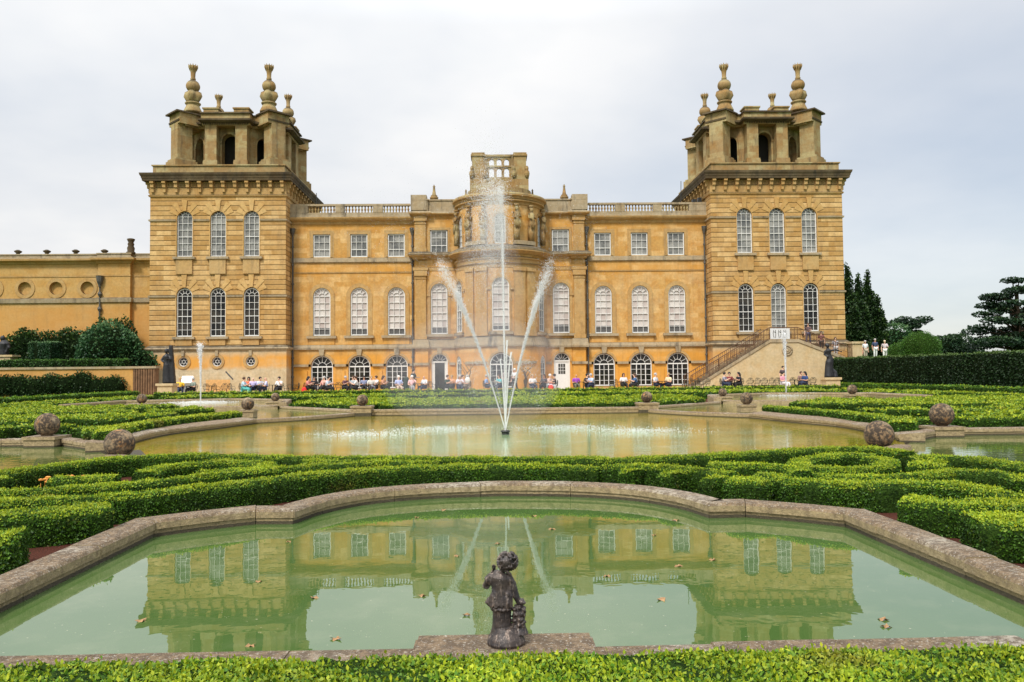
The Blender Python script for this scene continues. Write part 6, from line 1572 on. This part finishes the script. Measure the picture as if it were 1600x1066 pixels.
# ================================================================== FOUNTAINS
def drops(P, size):
    n = len(P); T = np.array([[1,1,1],[1,-1,-1],[-1,1,-1],[-1,-1,1]])*.5
    s = size*rng.uniform(.5, 1.5, (n, 1, 1)); st_ = np.ones((n, 1, 3)); st_[:, :, 2] = 1.6
    V = (P[:, None, :]+T[None]*s*st_).reshape(-1, 3)
    F = (np.arange(n)[:, None, None]*4+np.array([[0,1,2],[0,3,1],[0,2,3],[1,3,2]])[None]).reshape(-1, 3); return V, F
def spray(name, P, size, parent): 
    V, F = drops(P, size); o = np_mesh(name, V, F, [M['drop']]); o.parent = parent; return o
def ballistic(p0, v0, n, tmax, spread, t0=.0, wind=(0,0), vs=.03):
    t = t0+(tmax-t0)*rng.random(n)**.9; v = np.array(v0)[None]*(1+rng.normal(0, vs, (n, 1)))+rng.normal(0, spread, (n, 3))
    P = np.array(p0)[None]+v*t[:, None]; P[:, 2] -= 4.905*t**2; P[:, 0] += wind[0]*t**2; P[:, 1] += wind[1]*t**2
    return P[P[:, 2] > -.04], t
fo = empty('fountain', (0, 0, 0)); tag(fo, 'tall many-jet fountain playing in the middle of the main pool', 'fountain')
NZ = (.30, 22.0, .05)
m = MB(); m.lathe([(0,-.3),(.12,-.3),(.10,.0),(.13,.03),(.11,.06),(0,.06)], NZ[0], NZ[1], 0, 14); m.build('nozzle', M['iron'], fo)
v0 = 11.35
P, _ = ballistic(NZ, (-.05, 0, v0), 5000, 1.15, .06, 0.05, (-.03, 0), .01); P2, _ = ballistic(NZ, (-.12, 0, v0*.965), 17000, 1.62, .21, .80, (-.14, 0), .06)
jets = [(-2.85, .2, 10.4), (2.05, .2, 10.2), (-1.0, 2.0, 6.2), (1.0, 2.0, 6.0)]
spray('droplets', P, .008, fo); spray('droplets', P2, .0078, fo)
for j, v in enumerate(jets[:2]):
    P, _ = ballistic(NZ, v, 7000, .46, .07, .04, (0, 0), .02); P1, _ = ballistic(NZ, v, 2600, .62, .13, .34, (0, 0), .03); P2, _ = ballistic(NZ, v, 1100, 1.3, .45, .5, (0, 0), .07)
    spray('droplets', np.concatenate([P, P1]), .009, fo); spray('droplets', P2, .0065, fo)
for j, v in enumerate(jets[2:]):
    P, _ = ballistic(NZ, v, 700, 1.1, .12, .1, (0, 0), .03); spray('droplets', P, .009, fo)
def streamtube(v, tmax, r0, r1, name='water_stream', p0=NZ):
    pts = [(p0[0]+v[0]*t, p0[1]+v[1]*t, p0[2]+v[2]*t-4.905*t*t) for t in np.linspace(0, tmax, 24)]
    m = MB(); m.tube(pts, list(np.linspace(r0, r1, 24)), 8, cap=False); m.build(name, M['stream'], fo, smooth=True)
streamtube((-.05,0,v0), .70, .016, .028); streamtube(jets[0], .24, .016, .026); streamtube(jets[1], .24, .016, .026)
streamtube((.12,.1,v0*.62), .60, .016, .026); streamtube((.34,.2,v0*.58), .55, .013, .024); streamtube((-.25,.3,v0*.56), .5, .012, .022)
for cxx in (-3.6, 4.0, -1.6, 2.1):
    P = np.stack([rng.normal(cxx, .7, 900), rng.normal(22.3 if abs(cxx) > 3 else 24, .5, 900), np.abs(rng.normal(0, .03, 900))-.03], 1); spray('splashes', P, .012, fo)
def mistmat(d):
    m, t, b = new_mat('drifting fine spray'); t.nodes.remove(b); v = t.nodes.new('ShaderNodeVolumePrincipled'); v.inputs['Density'].default_value = d; v.inputs['Color'].default_value = (.96, .97, 1, 1)
    v.inputs['Anisotropy'].default_value = .2; t.links.new(v.outputs[0], t.nodes['Material Output'].inputs['Volume']); return m
MM_ = mistmat(.16); MM2 = mistmat(.10)
for (c_, r_, mm) in (((.05,22,4.9), (.42,.45,1.9), MM_), ((-.1,22,3.3), (1.0,.9,2.9), MM2), ((-1.35,22,3.2), (.5,.6,1.6), MM2), ((1.5,22,3.1), (.42,.6,1.5), MM2), ((-.6,22.3,1.6), (2.6,1.2,1.7), MM2)):
    m = MB(); m.ell(c_, r_, 20, 14); m.build('mist', mm, fo, smooth=True)
for (x, y, z, top, lab) in ((-15.65, 43.6, .2, 3.35, 'slim single jet with foaming foot in the left far pool'), (16.6, 45.7, .2, 3.75, 'slim single jet with foaming foot in the right far pool')):
    fo2 = empty('fountain', (0, 0, 0)); tag(fo2, lab, 'fountain')
    m = MB(); m.tube([(x,y,z-.2),(x,y,z+1.2),(x,y,top)], [.035,.035,.05], 8); m.build('water_stream', M['stream'], fo2, smooth=True)
    t = rng.random(2600)**.45; P = np.stack([x-.05*t**3+rng.normal(0, .02+.07*t**4), y+rng.normal(0, .02+.07*t**4), z+(top-z)*t+rng.normal(0, .06, 2600)], 1); spray('droplets', P, .016, fo2)
    P = np.stack([x+rng.normal(0, .75, 1800), y+rng.normal(0, .6, 1800), z+np.abs(rng.normal(0, .04, 1800))], 1); spray('splashes', P, .018, fo2)
    m = MB(); m.lathe([(0,-.3),(.1,-.3),(.08,.05),(0,.05)], x, y, z, 10); m.build('nozzle', M['iron'], fo2)

# fallen leaves on the near pond
rr = random.Random(12); LM = plain('dead leaf', (.30,.17,.075), .8, var=.3, scale=20)
lfs = [(-1.35,6.1,0),(-1.0,5.15,1),(-2.05,8.15,0),(-1.5,5.05,2),(2.55,5.35,1),(2.5,5.2,3),(-.55,6.1,2),(.02,7.9,1),(1.6,8.2,3),(-.35,7.4,2),(.45,9.4,0),(1.2,5.9,1),(-.9,9.4,2),(-.62,9.9,0),(2.0,9.0,1),(.9,6.6,0),(-1.9,6.6,2),(.6,8.6,3),(-2.4,5.6,0),(-.2,5.6,1),(1.9,7.1,2),(1.55,6.9,0)]
for i, (x, y, k) in enumerate(lfs):
    m = MB(); n = 9; s_ = .030+.022*rr.random(); a0 = rr.uniform(0, 6)
    pts = [(s_*(1 if j % 2 else .5)*math.cos(a0+2*PI*j/n), s_*(1 if j % 2 else .5)*math.sin(a0+2*PI*j/n)*(.8), .004+.010*math.sin(j*1.9+i)) for j in range(n)]
    m.add([(0,0,.004)]+pts, [(0, j+1, (j+1) % n+1) for j in range(n)])
    o = m.build('fallen_leaf', LM, loc=(x, y, -.047)); tag(o, 'small curled brown leaf floating on the near pond', 'leaf', 'brown leaves floating on the near pond')
